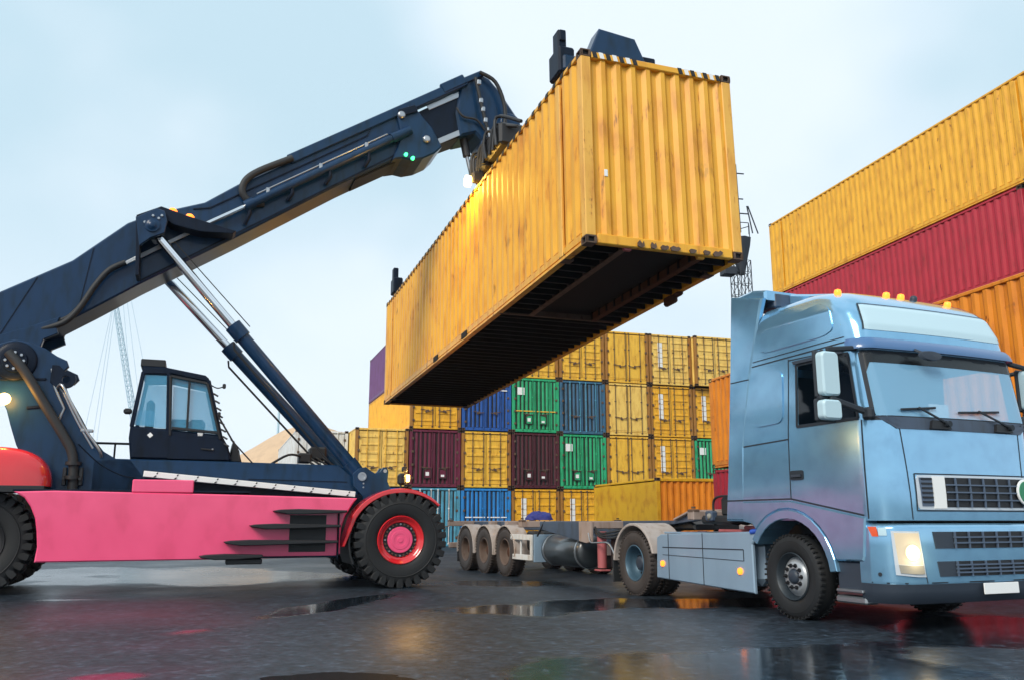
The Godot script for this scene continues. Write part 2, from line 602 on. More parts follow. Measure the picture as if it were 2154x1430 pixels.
# colour, height and roughness of 40 by 40 metres of asphalt: stone chips, and films of water in the hollows
func _asphalt_maps() -> Array:
	var tile := 40.0
	var n := FastNoiseLite.new()
	n.seed = 33
	n.frequency = 0.016
	n.fractal_octaves = 6
	n.fractal_gain = 0.58
	var small := 512
	var cloud := n.get_seamless_image(small, small).get_data()
	# hollows that hold water: x, z, half length, half width, turn
	var hollows := [[2.4, -8.0, 2.3, 1.9, 0.0, 0.86], [-3.1, -7.05, 0.8, 0.42, 0.1, 1.0], [-7.0, -19.5, 6.5, 3.6, -0.2, 0.62], [2.6, -13.0, 3.0, 1.1, 0.35, 1.0], [-2.7, -12.2, 3.0, 0.42, 1.28, 1.0], [-6.6, -13.6, 2.4, 0.5, 0.1, 0.8], [0.4, -17.0, 2.4, 1.2, 0.0, 0.7], [5.2, -9.0, 1.6, 2.4, 0.0, 0.86]]
	var film := PackedByteArray()
	var rough := PackedByteArray()
	film.resize(small * small)
	rough.resize(small * small)
	for j in small:
		for i in small:
			var x := (i + 0.5) / small * tile
			var z := (j + 0.5) / small * tile
			x = x - tile if x > tile * 0.5 else x
			z = z - tile
			var c := cloud[j * small + i] / 255.0
			var wet := (c - 0.5) * 1.6 - 0.55
			var deep := 1.0
			for h in hollows:
				var dx: float = x - h[0]
				var dz: float = z - h[1]
				var ca := cos(h[4])
				var sa := sin(h[4])
				var e := Vector2((dx * ca - dz * sa) / h[2], (dx * sa + dz * ca) / h[3]).length()
				var level := (1.0 - e) * 0.9 + (c - 0.5) * 1.7
				if level > wet:
					wet = level
					deep = h[5]
			wet = smoothstep(0.0, 0.36, wet) * deep
			film[j * small + i] = int(wet * 255.0)
			rough[j * small + i] = int(255.0 * lerpf(0.34 + 0.32 * c, 0.10, wet))
	var wide := Image.create_from_data(small, small, false, Image.FORMAT_L8, film)
	var size := 2048
	wide.resize(size, size, Image.INTERPOLATE_CUBIC)
	var f := wide.get_data()
	var rim := Image.create_from_data(small, small, false, Image.FORMAT_L8, rough)
	rim.resize(1024, 1024, Image.INTERPOLATE_CUBIC)
	var r := RandomNumberGenerator.new()
	r.seed = 77
	var v := FastNoiseLite.new()
	v.seed = 12
	v.noise_type = FastNoiseLite.TYPE_VALUE
	v.frequency = 0.30
	v.fractal_octaves = 2
	var w := v.get_image(size, size).get_data()
	var d := PackedByteArray()
	var c := PackedByteArray()
	d.resize(size * size)
	c.resize(size * size)
	for i in size * size:
		var k := r.randi() & 127
		var chip := w[i]
		var dry := 255 - f[i]
		d[i] = 60 + (((chip >> 2) + (k >> 2)) * dry >> 8)
		c[i] = mini(255, 30 + (chip >> 1) + (k >> 1 if chip < 205 else 110) + (dry >> 3))
	return [ImageTexture.create_from_image(Image.create_from_data(size, size, false, Image.FORMAT_L8, c)), ImageTexture.create_from_image(Image.create_from_data(size, size, false, Image.FORMAT_L8, d)), ImageTexture.create_from_image(rim)]

# ---------------------------------------------------------------- shipping containers
const CW := 2.438

# vertical corrugation: starts at o, runs along u for length, rises by height, outward faces n
func corrugated(s: SurfaceTool, o: Vector3, u: Vector3, length: float, height: float, n: Vector3, pitch: float, depth: float) -> void:
	var count := maxi(1, int(round(length / pitch)))
	var p := length / count
	var up := Vector3.UP * height
	var prof := []
	for k in count:
		var x := k * p
		prof.append(Vector2(x, 0.0))
		prof.append(Vector2(x + p * 0.27, 0.0))
		prof.append(Vector2(x + p * 0.5, -depth))
		prof.append(Vector2(x + p * 0.77, -depth))
	prof.append(Vector2(length, 0.0))
	for i in prof.size() - 1:
		var a: Vector3 = o + u * prof[i].x + n * prof[i].y
		var b: Vector3 = o + u * prof[i + 1].x + n * prof[i + 1].y
		quad_auto(s, a, b, b + up, a + up, n)

func cached(key: String, build: Callable) -> Mesh:
	if not mesh_cache.has(key):
		var s := st()
		build.call(s)
		mesh_cache[key] = s.commit()
	return mesh_cache[key]

# a closed box container. L along x, the end towards +x is the one that shows.
func container(called: String, label: String, L: float, H: float, style: String, body: String, at: Vector3, turn: float, group := "", extra := {}) -> Node3D:
	var t := thing(called, label, "container", at, turn, group)
	var bm: Material = M[body]
	var hx := L * 0.5
	var hz := CW * 0.5
	var dims := "%.2f_%.2f" % [L, H]
	var smooth_side: bool = extra.get("smooth_side", false)
	for sg in [1.0, -1.0]:
		put("side_wall", cached("side%s%s%s" % [dims, sg, smooth_side], func(s):
			if smooth_side:
				box(s, Vector3(0, H * 0.5, sg * (hz - 0.03)), Vector3(L - 0.3, H - 0.26, 0.03))
			else:
				corrugated(s, Vector3(-hx + 0.15, 0.15, sg * (hz - 0.012)), Vector3.RIGHT, L - 0.3, H - 0.25, Vector3(0, 0, sg), 0.278, 0.04)), bm, t)
		put("top_rail", cached("tr%s%s" % [dims, sg], func(s): box(s, Vector3(0, H - 0.06, sg * (hz - 0.035)), Vector3(L - 0.34, 0.07, 0.06), 0.01)), bm, t)
		put("bottom_rail", cached("br%s%s" % [dims, sg], func(s):
			prism(s, v2([-0.10, 0.015, 0, 0.015, 0, 0.055, -0.03, 0.06, -0.03, 0.075, -0.004, 0.08, -0.004, 0.175, -0.03, 0.18, -0.03, 0.19, -0.015, 0.195, -0.015, 0.21, -0.10, 0.21]), -(L - 0.34) * 0.5, (L - 0.34) * 0.5, 0.0, Transform3D(Basis(Vector3(0, 0, sg), Vector3.UP, Vector3.RIGHT), Vector3(0, 0, sg * hz)))), bm, t)
	put("roof", cached("roof" + dims, func(s): box(s, Vector3(0, H - 0.035, 0), Vector3(L - 0.3, 0.03, CW - 0.14))), bm, t)
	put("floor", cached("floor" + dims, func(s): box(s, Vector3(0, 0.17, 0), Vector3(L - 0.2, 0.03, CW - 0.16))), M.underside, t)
	var rear := put("end_wall", cached("end%s" % dims, func(s): corrugated(s, Vector3(-hx + 0.06, 0.12, -hz + 0.15), Vector3.BACK, CW - 0.3, H - 0.2, Vector3.LEFT, 0.25, 0.05)), bm, t)
	for sx in [1.0, -1.0]:
		for sz in [1.0, -1.0]:
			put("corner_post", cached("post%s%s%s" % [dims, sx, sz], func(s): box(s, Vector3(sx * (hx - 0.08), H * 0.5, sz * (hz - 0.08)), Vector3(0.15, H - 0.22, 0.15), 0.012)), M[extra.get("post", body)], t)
			for top in [0.0, 1.0]:
				var c := Vector3(sx * (hx - 0.085), H - 0.06 if top else 0.06, sz * (hz - 0.08))
				var cc := put("corner_casting", cached("cast%s%s%s%s" % [dims, sx, sz, top], func(s): casting(s, c, sx, sz)), M.rusty_steel, t)
				if sx > 0.0:
					put("opening", cached("open%s%s%s%s" % [dims, sx, sz, top], func(s): box(s, c, Vector3(0.11, 0.08, 0.10))), M.hole, cc)
		put("top_end_rail", cached("ter%s%s" % [dims, sx], func(s): box(s, Vector3(sx * (hx - 0.05), H - 0.075, 0), Vector3(0.09, 0.1, CW - 0.34), 0.012)), bm, t)
		put("bottom_end_rail", cached("ber%s%s" % [dims, sx], func(s): box(s, Vector3(sx * (hx - 0.05), 0.08, 0), Vector3(0.09, 0.14, CW - 0.34), 0.012)), bm, t)
	match style:
		"wall":
			put("front_wall", cached("fw" + dims, func(s): corrugated(s, Vector3(hx - 0.03, 0.14, -hz + 0.15), Vector3.BACK, CW - 0.3, H - 0.26, Vector3.RIGHT, 0.237, 0.055)), M[extra.get("wall", body)], t)
		"none":
			pass
		_:
			doors(t, hx, H, style, body, extra)
	return t

# a corner casting: six faces with openings left in the three outer ones
func casting(s: SurfaceTool, c: Vector3, sx: float, sz: float) -> void:
	var h := Vector3(0.085, 0.058, 0.078)
	for sg in [-1.0, 1.0]:
		box(s, c + Vector3(0, sg * (h.y - 0.012), 0), Vector3(h.x * 2, 0.024, h.z * 2), 0.006)
		box(s, c + Vector3(sg * (h.x - 0.016), 0, sz * (h.z - 0.012)), Vector3(0.032, 0.07, 0.024))
		box(s, c + Vector3(sx * (h.x - 0.012), 0, sg * (h.z - 0.016)), Vector3(0.024, 0.07, 0.032))

func doors(t: Node3D, hx: float, H: float, style: String, body: String, extra: Dictionary) -> void:
	var bm: Material = M[body]
	var top := H - 0.16
	var low := 0.17
	var hh := top - low
	var wide := CW * 0.5 - 0.19
	for sg in [-1.0, 1.0]:
		var mid: float = sg * (wide * 0.5 + 0.012)
		var d: MeshInstance3D
		match style:
			"ribbed":
				d = put("door", cached("dr%.2f%s" % [H, sg] + str(hx), func(s):
					box(s, Vector3(hx - 0.06, low + hh * 0.5, mid), Vector3(0.03, hh, wide), 0.006)
					for k in 6:
						var y: float = low + hh * (0.10 + 0.16 * k)
						box(s, Vector3(hx - 0.034, y, mid), Vector3(0.04, 0.125 if k % 2 else 0.10, wide - 0.16), 0.016)), bm, t)
			"flat":
				d = put("door", cached("df%.2f%s" % [H, sg] + str(hx), func(s):
					box(s, Vector3(hx - 0.055, low + hh * 0.5, mid), Vector3(0.04, hh, wide), 0.01)
					box(s, Vector3(hx - 0.028, low + hh * 0.5, mid), Vector3(0.02, hh - 0.14, wide - 0.14), 0.009)), bm, t)
			_:
				d = put("door", cached("dc%.2f%s" % [H, sg] + str(hx), func(s):
					corrugated(s, Vector3(hx - 0.02, low, mid - wide * 0.5), Vector3.BACK, wide, hh, Vector3.RIGHT, wide / 5.0, 0.045)), bm, t)
		put("gasket", cached("gk%.2f%s" % [H, sg] + str(hx), func(s): box(s, Vector3(hx - 0.075, low + hh * 0.5, mid), Vector3(0.03, hh + 0.05, wide + 0.03))), M.door_gasket, d)
		for k in 2:
			var z: float = sg * (0.16 + 0.52 * k) if style != "flat" else sg * (0.10 + 0.62 * k)
			var rod := put("lock_rod", cached("rod%.2f%.2f" % [H, z] + str(hx), func(s):
				cyl(s, Vector3(hx + 0.022, 0.10, z), Vector3(hx + 0.022, H - 0.08, z), 0.019, -1, 6)
				for y in [0.12, 0.9, 1.7, H - 0.1]:
					box(s, Vector3(hx + 0.006, y, z), Vector3(0.045, 0.06, 0.08), 0.01)), M[extra.get("rods", "rusty_steel")], d)  # dark default colour also stands for the shadow lines along the rods
			put("handle", cached("hd%.2f%.2f" % [H, z] + str(hx), func(s):
				beam(s, Vector3(hx + 0.035, 0.86 + 0.05 * k, z), Vector3(hx + 0.035, 0.80 + 0.05 * k, z + sg * (0.36 if k == 0 else -0.36)), 0.02, 0.04, 0.004)
				box(s, Vector3(hx + 0.02, 0.81 + 0.05 * k, z + sg * (0.3 if k == 0 else -0.3)), Vector3(0.04, 0.10, 0.07), 0.01)), M.rusty_steel, rod)
		for k in 4:
			put("hinge", cached("hg%.2f%s%d" % [H, sg, k] + str(hx), func(s): box(s, Vector3(hx + 0.0, low + hh * (0.1 + 0.26 * k), sg * (wide + 0.03)), Vector3(0.05, 0.11, 0.10), 0.012)), M.rusty_steel, d)
		if style == "boxed":
			var bx := put("lock_box", cached("lb%.2f%s" % [H, sg] + str(hx), func(s):
				for q in [[-0.17, 0.0, 0.03, 0.44], [0.17, 0.0, 0.03, 0.44], [0.0, -0.22, 0.36, 0.03], [0.0, 0.22, 0.36, 0.03]]:
					box(s, Vector3(hx + 0.02, 0.62 + q[1], sg * 0.36 + q[0]), Vector3(0.07, q[3], q[2]), 0.006)), M.door_gasket, d)
			put("lock_box_plate", cached("lbp%.2f%s" % [H, sg] + str(hx), func(s): box(s, Vector3(hx + 0.0, 0.62, sg * 0.36), Vector3(0.03, 0.40, 0.32), 0.006)), bm, bx)
			put("sticker", cached("lbs%.2f%s" % [H, sg] + str(hx), func(s): box(s, Vector3(hx + 0.022, 0.60 if sg > 0 else 0.52, sg * 0.36), Vector3(0.01, 0.17 if sg > 0 else 0.10, 0.16), 0.002)), M.sticker, bx)
	if extra.get("stripe", false):
		# a tall white panel of blurred capitals on the left door
		put("white_marking", cached("wm%.2f" % H + str(hx), func(s):
			for k in 5:
				box(s, Vector3(hx - 0.008, 0.98 + 0.27 * k, 0.60), Vector3(0.016, 0.25, 0.25), 0.004)), M.sticker, t)
	if extra.get("label", false):
		put("sticker", cached("wl%.2f" % H + str(hx), func(s): box(s, Vector3(hx - 0.006, H - 0.66, 0.76), Vector3(0.02, 0.36, 0.36), 0.004)), M.sticker, t)
	if extra.get("line", 0.0) > 0.0:
		for sg in [-1.0, 1.0]:
			put("painted_line", cached("pl%.2f%s%.2f" % [H, sg, extra.line] + str(hx), func(s): box(s, Vector3(hx - 0.004, extra.line, sg * 0.53), Vector3(0.016, 0.05, 0.96), 0.003)), M[extra.get("line_paint", "sticker")], t)

const BACK_AT := Vector3(-7.083, 0, -39.234)
const BACK_TURN := 0.321

func _container_stacks() -> void:
	var g := "containers stacked along the back of the yard"
	var pitch := 2.478
	var H := 2.64
	var ux := Vector3(cos(BACK_TURN), 0, -sin(BACK_TURN))
	var uz := Vector3(sin(BACK_TURN), 0, cos(BACK_TURN))
	var rows := ["bottom row", "second row", "third row", "top row"]
	var cols := ["white", "first", "second", "third", "fourth", "fifth", "sixth", "seventh", "last"]
	# column, row, style, paint, look, extras
	var plan := [
		[-1, 0, "flat", "white_paint", "pale grey container with plain doors", {}],
		[-1, 1, "flat", "white_paint", "pale grey container with plain doors", {"rods": "white_paint"}],
		[0, 0, "ribbed", "blue", "blue container with ribbed doors", {}],
		[0, 1, "ribbed", "pale_yellow", "pale yellow container with ribbed doors", {"rods": "yellow"}],
		[1, 0, "corr", "sky_blue", "sky blue container with fluted doors", {"rods": "white_paint"}],
		[1, 1, "boxed", "maroon", "plum container with lock boxes on its doors", {"rods": "maroon"}],
		[1, 2, "ribbed", "gold", "golden container with ribbed doors and tan side", {}],
		[1, 3, "corr", "purple", "purple container at the left end", {"rods": "purple"}],
		[2, 0, "corr", "light_blue", "bright blue container with a white painted line", {"line": 1.30, "rods": "light_blue"}],
		[2, 1, "ribbed", "yellow", "yellow container with ribbed doors", {}],
		[2, 2, "corr", "blue", "deep blue container with fluted doors", {"rods": "blue", "line": 1.95}],
		[2, 3, "ribbed", "yellow", "yellow container with ribbed doors", {}],
		[3, 0, "ribbed", "gold", "golden container with white door marking", {"stripe": true}],
		[3, 1, "boxed", "dark_maroon", "dark maroon container with lock boxes on its doors", {"rods": "dark_maroon"}],
		[3, 2, "boxed", "green", "green container with white sticker and yellow line", {"label": true, "line": 1.02, "line_paint": "yellow", "rods": "green"}],
		[3, 3, "ribbed", "yellow", "yellow container with ribbed doors", {}],
		[4, 0, "ribbed", "gold", "golden container with white door marking", {"stripe": true}],
		[4, 1, "boxed", "green", "green container with white sticker", {"label": true, "rods": "green"}],
		[4, 2, "corr", "steel_blue", "steel blue container with fluted doors", {"rods": "sky_blue"}],
		[4, 3, "ribbed", "yellow", "yellow container with ribbed doors", {}],
		[5, 0, "flat", "pale_yellow", "yellow container with smooth doors", {}],
		[5, 1, "flat", "yellow", "yellow container with smooth doors", {}],
		[5, 2, "flat", "pale_yellow", "yellow container with smooth doors", {}],
		[5, 3, "flat", "yellow", "yellow container with smooth doors", {}],
		[6, 0, "ribbed", "gold", "golden container with white door marking", {"stripe": true}],
		[6, 1, "ribbed", "gold", "golden container with white door marking", {"stripe": true}],
		[6, 2, "ribbed", "gold", "golden container with white door marking", {"stripe": true}],
		[6, 3, "ribbed", "pale_yellow", "pale yellow container with white door marking", {"stripe": true}],
		[7, 0, "corr", "green", "green container with fluted doors", {"rods": "green"}],
		[7, 1, "corr", "green", "green container with fluted doors", {"rods": "green", "label": true}],
		[7, 2, "ribbed", "gold", "golden container with white door marking", {"stripe": true}],
		[7, 3, "ribbed", "pale_yellow", "pale yellow container with ribbed doors", {}],
	]
	var r := RandomNumberGenerator.new()
	r.seed = 5
	for p in plan:
		var c: int = p[0]
		var row: int = p[1]
		var where: String = "%s, %s column of far stack" % [rows[row], cols[c + 1]] if c >= 0 else "%s behind the lift cylinders" % rows[row]
		var ahead := r.randf_range(-0.05, 0.05) + (0.35 if c == 7 and row == 3 else 0.0)
		var at := BACK_AT + ux * ((c + 0.5) * pitch) + uz * (-6.096 + ahead) + Vector3.UP * (row * 2.655)
		if c == -1:
			at += uz * -2.0
		container("shipping_container", "%s, %s" % [p[4], where], 12.192, H, p[2], p[3], at, BACK_TURN - PI / 2, g, p[5].merged({"post": "post_brown_shade" if p[3] in ["yellow", "gold", "pale_yellow"] else p[3]}))
	# the tall stack at the right edge: far end corner at (10.78, -34.78)
	var yaw := 0.253
	var dirx := Vector3(sin(yaw), 0, cos(yaw))
	var side := Vector3(-cos(yaw), 0, sin(yaw))
	var corner := Vector3(10.776, 0, -34.775)
	var tall := [
		[0.0, 2.55, 12.192, "blue", "blue container at the foot of the tall stack on the right"],
		[2.56, 2.55, 12.192, "orange", "orange container second from the ground in the tall right stack"],
		[5.12, 2.5, 12.192, "gold", "golden container under the crimson one in the tall right stack"],
		[7.63, 2.55, 12.192, "crimson", "crimson container under the topmost yellow one, behind the truck roof"],
		[10.19, 3.12, 13.716, "gold", "long golden container topmost at the right edge"],
	]
	for q in tall:
		var off: float = 0.5 if q[3] == "crimson" else 0.0
		var at: Vector3 = corner + dirx * (q[2] * 0.5 + off) - side * (CW * 0.5) + Vector3.UP * q[0]
		var o := container("shipping_container", q[4], q[2], q[1], "wall", q[3], at, yaw - PI / 2, "containers in the tall stack at the right")
		if q[2] > 13.0:
			forty_posts(o, q[2], q[1], q[3])
	# two high, just behind the truck
	yaw = 0.236
	dirx = Vector3(sin(yaw), 0, cos(yaw))
	side = Vector3(-cos(yaw), 0, sin(yaw))
	corner = Vector3(5.73, 0, -25.08)
	container("shipping_container", "crimson container on the ground behind the truck cab", 12.192, 2.58, "wall", "crimson", corner + dirx * 6.096 - side * (CW * 0.5), yaw - PI / 2, "containers stacked behind the truck")
	container("shipping_container", "orange container on the crimson one behind the truck cab", 12.192, 2.59, "wall", "orange", corner + dirx * 6.096 - side * (CW * 0.5) + Vector3.UP * 2.61, yaw - PI / 2, "containers stacked behind the truck")
	# the short mustard one between the trailer and the far stack
	yaw = 0.245
	dirx = Vector3(sin(yaw), 0, cos(yaw))
	side = Vector3(-cos(yaw), 0, sin(yaw))
	corner = Vector3(4.9, 0, -29.9)
	container("shipping_container", "short mustard container with smooth side and orange fluted end, above the trailer frame", 6.4, 2.60, "wall", "mustard", corner - dirx * 3.2 - side * (CW * 0.5), yaw - PI / 2, "", {"smooth_side": true, "wall": "orange"})  # end coloured orange apart from the mustard side to hold their different lighting

# the extra posts and castings that a 45 foot container has at its 40 foot points
func forty_posts(o: Node3D, L: float, H: float, body: String) -> void:
	for sx in [1.0, -1.0]:
		for sz in [1.0, -1.0]:
			put("inner_post", cached("ip%.2f%s%s" % [H, sx, sz], func(s): box(s, Vector3(sx * 6.02, H * 0.5 - 0.05, sz * (CW * 0.5 - 0.01)), Vector3(0.11, H - 0.22, 0.045), 0.01)), M[body], o)
			var c := Vector3(sx * 6.01, 0.06, sz * (CW * 0.5 - 0.08))
			var cc := put("corner_casting", cached("ic%.2f%s%s" % [H, sx, sz], func(s): casting(s, c, sx, sz)), M.rusty_steel, o)
			put("opening", cached("ico%.2f%s%s" % [H, sx, sz], func(s): box(s, c, Vector3(0.11, 0.08, 0.10))), M.hole, cc)

const HANG_L := 13.716
const HANG_H := 2.896

func hang_frame() -> Transform3D:
	# the near lower left corner hangs at (0.984, 4.773, -11.022)
	var x := Vector3(0.331, 0.034, 0.943).normalized()
	var z := Vector3(-0.944, 0.003, 0.331).normalized()
	var y := z.cross(x).normalized()
	z = x.cross(y)
	var near := Vector3(0.984, 4.773, -11.022)
	return Transform3D(Basis(x, y, z), near - x * (HANG_L * 0.5) - z * (CW * 0.5))

func _hanging_container() -> void:
	var L := HANG_L
	var H := HANG_H
	var t := container("hanging_container", "long scuffed yellow container hanging in the air from the reach stacker", L, H, "wall", "hang_yellow", Vector3.ZERO, 0.0, "", {"post": "hang_post"})
	t.transform = hang_frame()
	forty_posts(t, L, H, "hang_post")
	var hx := L * 0.5
	var hz := CW * 0.5
	# underside: cross members between the rails, the gooseneck tunnel and its rails at the near end
	var cross := cached("cross_member", func(s): box(s, Vector3.ZERO, Vector3(0.05, 0.13, CW - 0.12), 0.0))
	var half := cached("cross_half", func(s): box(s, Vector3.ZERO, Vector3(0.05, 0.13, 0.62), 0.0))
	var k := 0
	var x := -hx + 0.25
	while x < hx - 0.15:
		if x < hx - 3.75:
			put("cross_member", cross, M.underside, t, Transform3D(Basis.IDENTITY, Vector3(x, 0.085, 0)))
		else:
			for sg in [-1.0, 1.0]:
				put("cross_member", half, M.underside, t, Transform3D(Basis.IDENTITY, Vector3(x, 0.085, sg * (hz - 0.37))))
		x += 0.305
	for sg in [-1.0, 1.0]:
		var s := st()
		box(s, Vector3(hx - 1.95, 0.07, sg * 0.57), Vector3(3.6, 0.13, 0.035), 0.004)
		box(s, Vector3(hx - 1.95, 0.012, sg * 0.60), Vector3(3.6, 0.016, 0.10), 0.004)
		obj("tunnel_rail", s, M.rust_brown if sg < 0.0 else M.rusty_steel, t)
		s = st()
		prism(s, [Vector2(-0.10, 0.16), Vector2(0.10, 0.16), Vector2(0.05, -0.02), Vector2(-0.05, -0.02)], -0.03, 0.03, 0.005, Transform3D(Basis(Vector3.BACK, Vector3.UP, Vector3.LEFT), Vector3(hx - 0.10, 0.0, sg * 0.57)))
		obj("tunnel_bracket", s, M.pink_red if sg > 0 else M.hang_yellow, t)
	var s2 := st()
	box(s2, Vector3(hx - 3.78, 0.06, 0), Vector3(0.06, 0.10, CW - 0.12), 0.004)
	obj("tunnel_end_beam", s2, M.rusty_steel, t)
	for fx in [-1.1, 1.1]:
		for sg in [-1.0, 1.0]:
			var fs := st()
			box(fs, Vector3(fx, 0.10, sg * (hz - 0.015)), Vector3(0.36, 0.115, 0.06), 0.004)
			obj("fork_pocket", fs, M.hole, t)
	# torn plate edges along the near bottom rail, and a twisted bracket on the far side
	var r := RandomNumberGenerator.new()
	r.seed = 31
	for q in 7:
		var s := st()
		var z0: float = [0.42, 0.22, 0.04, -0.12, -0.40, -0.62, -0.8][q]
		var j0 := r.randf_range(0.35, 0.8)
		var j1 := r.randf_range(0.03, 0.10)
		prism(s, [Vector2(-0.12 * j0, 0.03), Vector2(-0.07 * j0, j1), Vector2(-0.02, 0.05), Vector2(0.03, 0.04 + j1 * 0.5), Vector2(0.11 * j0, 0.045), Vector2(0.09 * j0, 0.0), Vector2(-0.02, -0.008), Vector2(-0.08 * j0, 0.004)], -0.010, 0.012, 0.0, Transform3D(Basis(Vector3.BACK, Vector3.UP, Vector3.LEFT).rotated(Vector3.RIGHT, r.randf_range(-0.3, 0.3)), Vector3(hx + 0.01, 0.02, z0)))
		obj("torn_plate", s, M.rusty_steel, t)
	var s3 := st()
	box(s3, Vector3(hx - 2.0, -0.03, -hz + 0.05), Vector3(0.34, 0.17, 0.10), 0.03)
	box(s3, Vector3(hx - 1.75, -0.0, -hz + 0.05), Vector3(0.20, 0.09, 0.10), 0.03)
	obj("rail_bracket", s3, M.rust_brown, t)
	# hazard stripes on the near top end rail and on the top side rail
	for sg in [1.0, -1.0]:
		for q in 7:
			var s := st()
			var z: float = sg * (hz - 0.22) - sg * q * 0.105
			prism(s, [Vector2(-0.045, -0.045), Vector2(0.02, -0.045), Vector2(0.045, 0.045), Vector2(-0.02, 0.045)], -0.004, 0.004, 0.0, Transform3D(Basis(Vector3.BACK, Vector3.UP, Vector3.LEFT), Vector3(hx - 0.002, H - 0.072, z)))
			obj("hazard_stripe", s, M.stripe_black if q % 2 == 0 else M.sticker, t)
	for q in 44:
		var s := st()
		var xx := hx - 0.4 - q * 0.30
		prism(s, [Vector2(-0.075, -0.032), Vector2(0.04, -0.032), Vector2(0.075, 0.032), Vector2(-0.04, 0.032)], -0.004, 0.004, 0.0, Transform3D(Basis.IDENTITY, Vector3(xx, H - 0.06, hz - 0.002)))
		obj("hazard_stripe", s, M.stripe_black, t)
	var s4 := st()
	box(s4, Vector3(hx - 0.026, 1.05, hz - 0.34), Vector3(0.012, 0.10, 0.05), 0.002)
	obj("sticker", s4, M.sticker, t)

# ---------------------------------------------------------------- the tractor unit
const TRUCK_AT := Vector3(3.397, 0, -10.984)
const TRUCK_TURN := -1.1626

# levels: height, rear, front at the corners, half width, corner radius, bow of the front
var cab_levels := [
	[1.17, -0.83, 1.58, 1.245, 0.28, 0.05], [1.45, -0.82, 1.585, 1.25, 0.28, 0.05], [1.75, -0.79, 1.575, 1.25, 0.27, 0.055],
	[2.24, -0.74, 1.555, 1.25, 0.24, 0.06], [2.32, -0.73, 1.545, 1.25, 0.22, 0.06], [3.04, -0.55, 1.41, 1.245, 0.17, 0.06], [3.22, -0.50, 1.38, 1.24, 0.20, 0.06],
	[3.40, -0.45, 1.345, 1.237, 0.22, 0.06], [3.62, -0.38, 1.245, 1.23, 0.24, 0.06], [3.74, -0.34, 1.14, 1.205, 0.27, 0.06], [3.83, -0.32, 1.01, 1.16, 0.30, 0.06], [3.89, -0.305, 0.88, 1.10, 0.32, 0.06], [3.93, -0.29, 0.74, 1.02, 0.34, 0.06], [3.95, -0.285, 0.62, 0.94, 0.34, 0.06]]
var bumper_levels := [
	[0.29, 1.12, 1.54, 1.20, 0.30, 0.05], [0.36, 1.14, 1.59, 1.235, 0.31, 0.05], [0.50, 1.15, 1.61, 1.245, 0.31, 0.05], [0.53, 1.15, 1.615, 1.25, 0.31, 0.05], [1.08, 1.16, 1.615, 1.25, 0.30, 0.05], [1.12, 1.17, 1.60, 1.24, 0.30, 0.05], [1.14, 1.18, 1.56, 1.20, 0.30, 0.05]]

func level_at(tab: Array, y: float) -> Array:
	if y <= tab[0][0]:
		return tab[0]
	for i in tab.size() - 1:
		if y <= tab[i + 1][0]:
			var f: float = (y - tab[i][0]) / (tab[i + 1][0] - tab[i][0])
			var o := []
			for k in 6:
				o.append(lerpf(tab[i][k], tab[i + 1][k], f))
			return o
	return tab[-1]

# a point on the cab: t runs 0..1 right side, 1..2 corner, 2..3 front, 3..4 corner, 4..5 left side
func shell(tab: Array, t: float, y: float) -> Vector3:
	var l := level_at(tab, y)
	var mirror := t > 2.5
	var u := 5.0 - t if mirror else t
	var xs: float = l[2] - l[4]
	var x := 0.0
	var s := 0.0
	if u <= 1.0:
		x = lerpf(l[1], xs, u)
		s = l[3]
	elif u <= 2.0:
		var a := (u - 1.0) * PI * 0.5
		x = xs + l[4] * sin(a)
		s = l[3] - l[4] * (1.0 - cos(a))
	else:
		x = l[2]
		s = lerpf(l[3] - l[4], -(l[3] - l[4]), u - 2.0)
	x += l[5] * maxf(0.0, u - 1.0) * 0.0 + (l[5] * (1.0 - pow(s / l[3], 2.0)) if u > 1.0 else 0.0)
	return Vector3(x, y, (-s if mirror else s) - 1.25)

func shell_n(tab: Array, t: float, y: float) -> Vector3:
	var e := 0.01
	var a := shell(tab, minf(t + e, 5.0), y) - shell(tab, maxf(t - e, 0.0), y)
	var y1: float = tab[-1][0]
	var y0: float = tab[0][0]
	var b := shell(tab, t, minf(y + e, y1)) - shell(tab, t, maxf(y - e, y0))
	var n := a.cross(b).normalized()
	var p := shell(tab, t, y)
	if n.dot(p - Vector3(0.2, p.y, -1.25)) < 0.0:
		n = -n
	return n

func t_of_x(tab: Array, x: float, y: float) -> float:
	var l := level_at(tab, y)
	return clampf((x - l[1]) / (l[2] - l[4] - l[1]), 0.0, 1.0)

func t_of_z(tab: Array, z: float, y: float) -> float:
	var l := level_at(tab, y)
	var s := z + 1.25
	var e: float = l[3] - l[4]
	if s > e:
		return 1.0 + acos(clampf(1.0 - (l[3] - s) / l[4], 0.0, 1.0)) / (PI * 0.5)
	if s < -e:
		return 4.0 - acos(clampf(1.0 - (l[3] + s) / l[4], 0.0, 1.0)) / (PI * 0.5)
	return 2.0 + (e - s) / (2.0 * e)

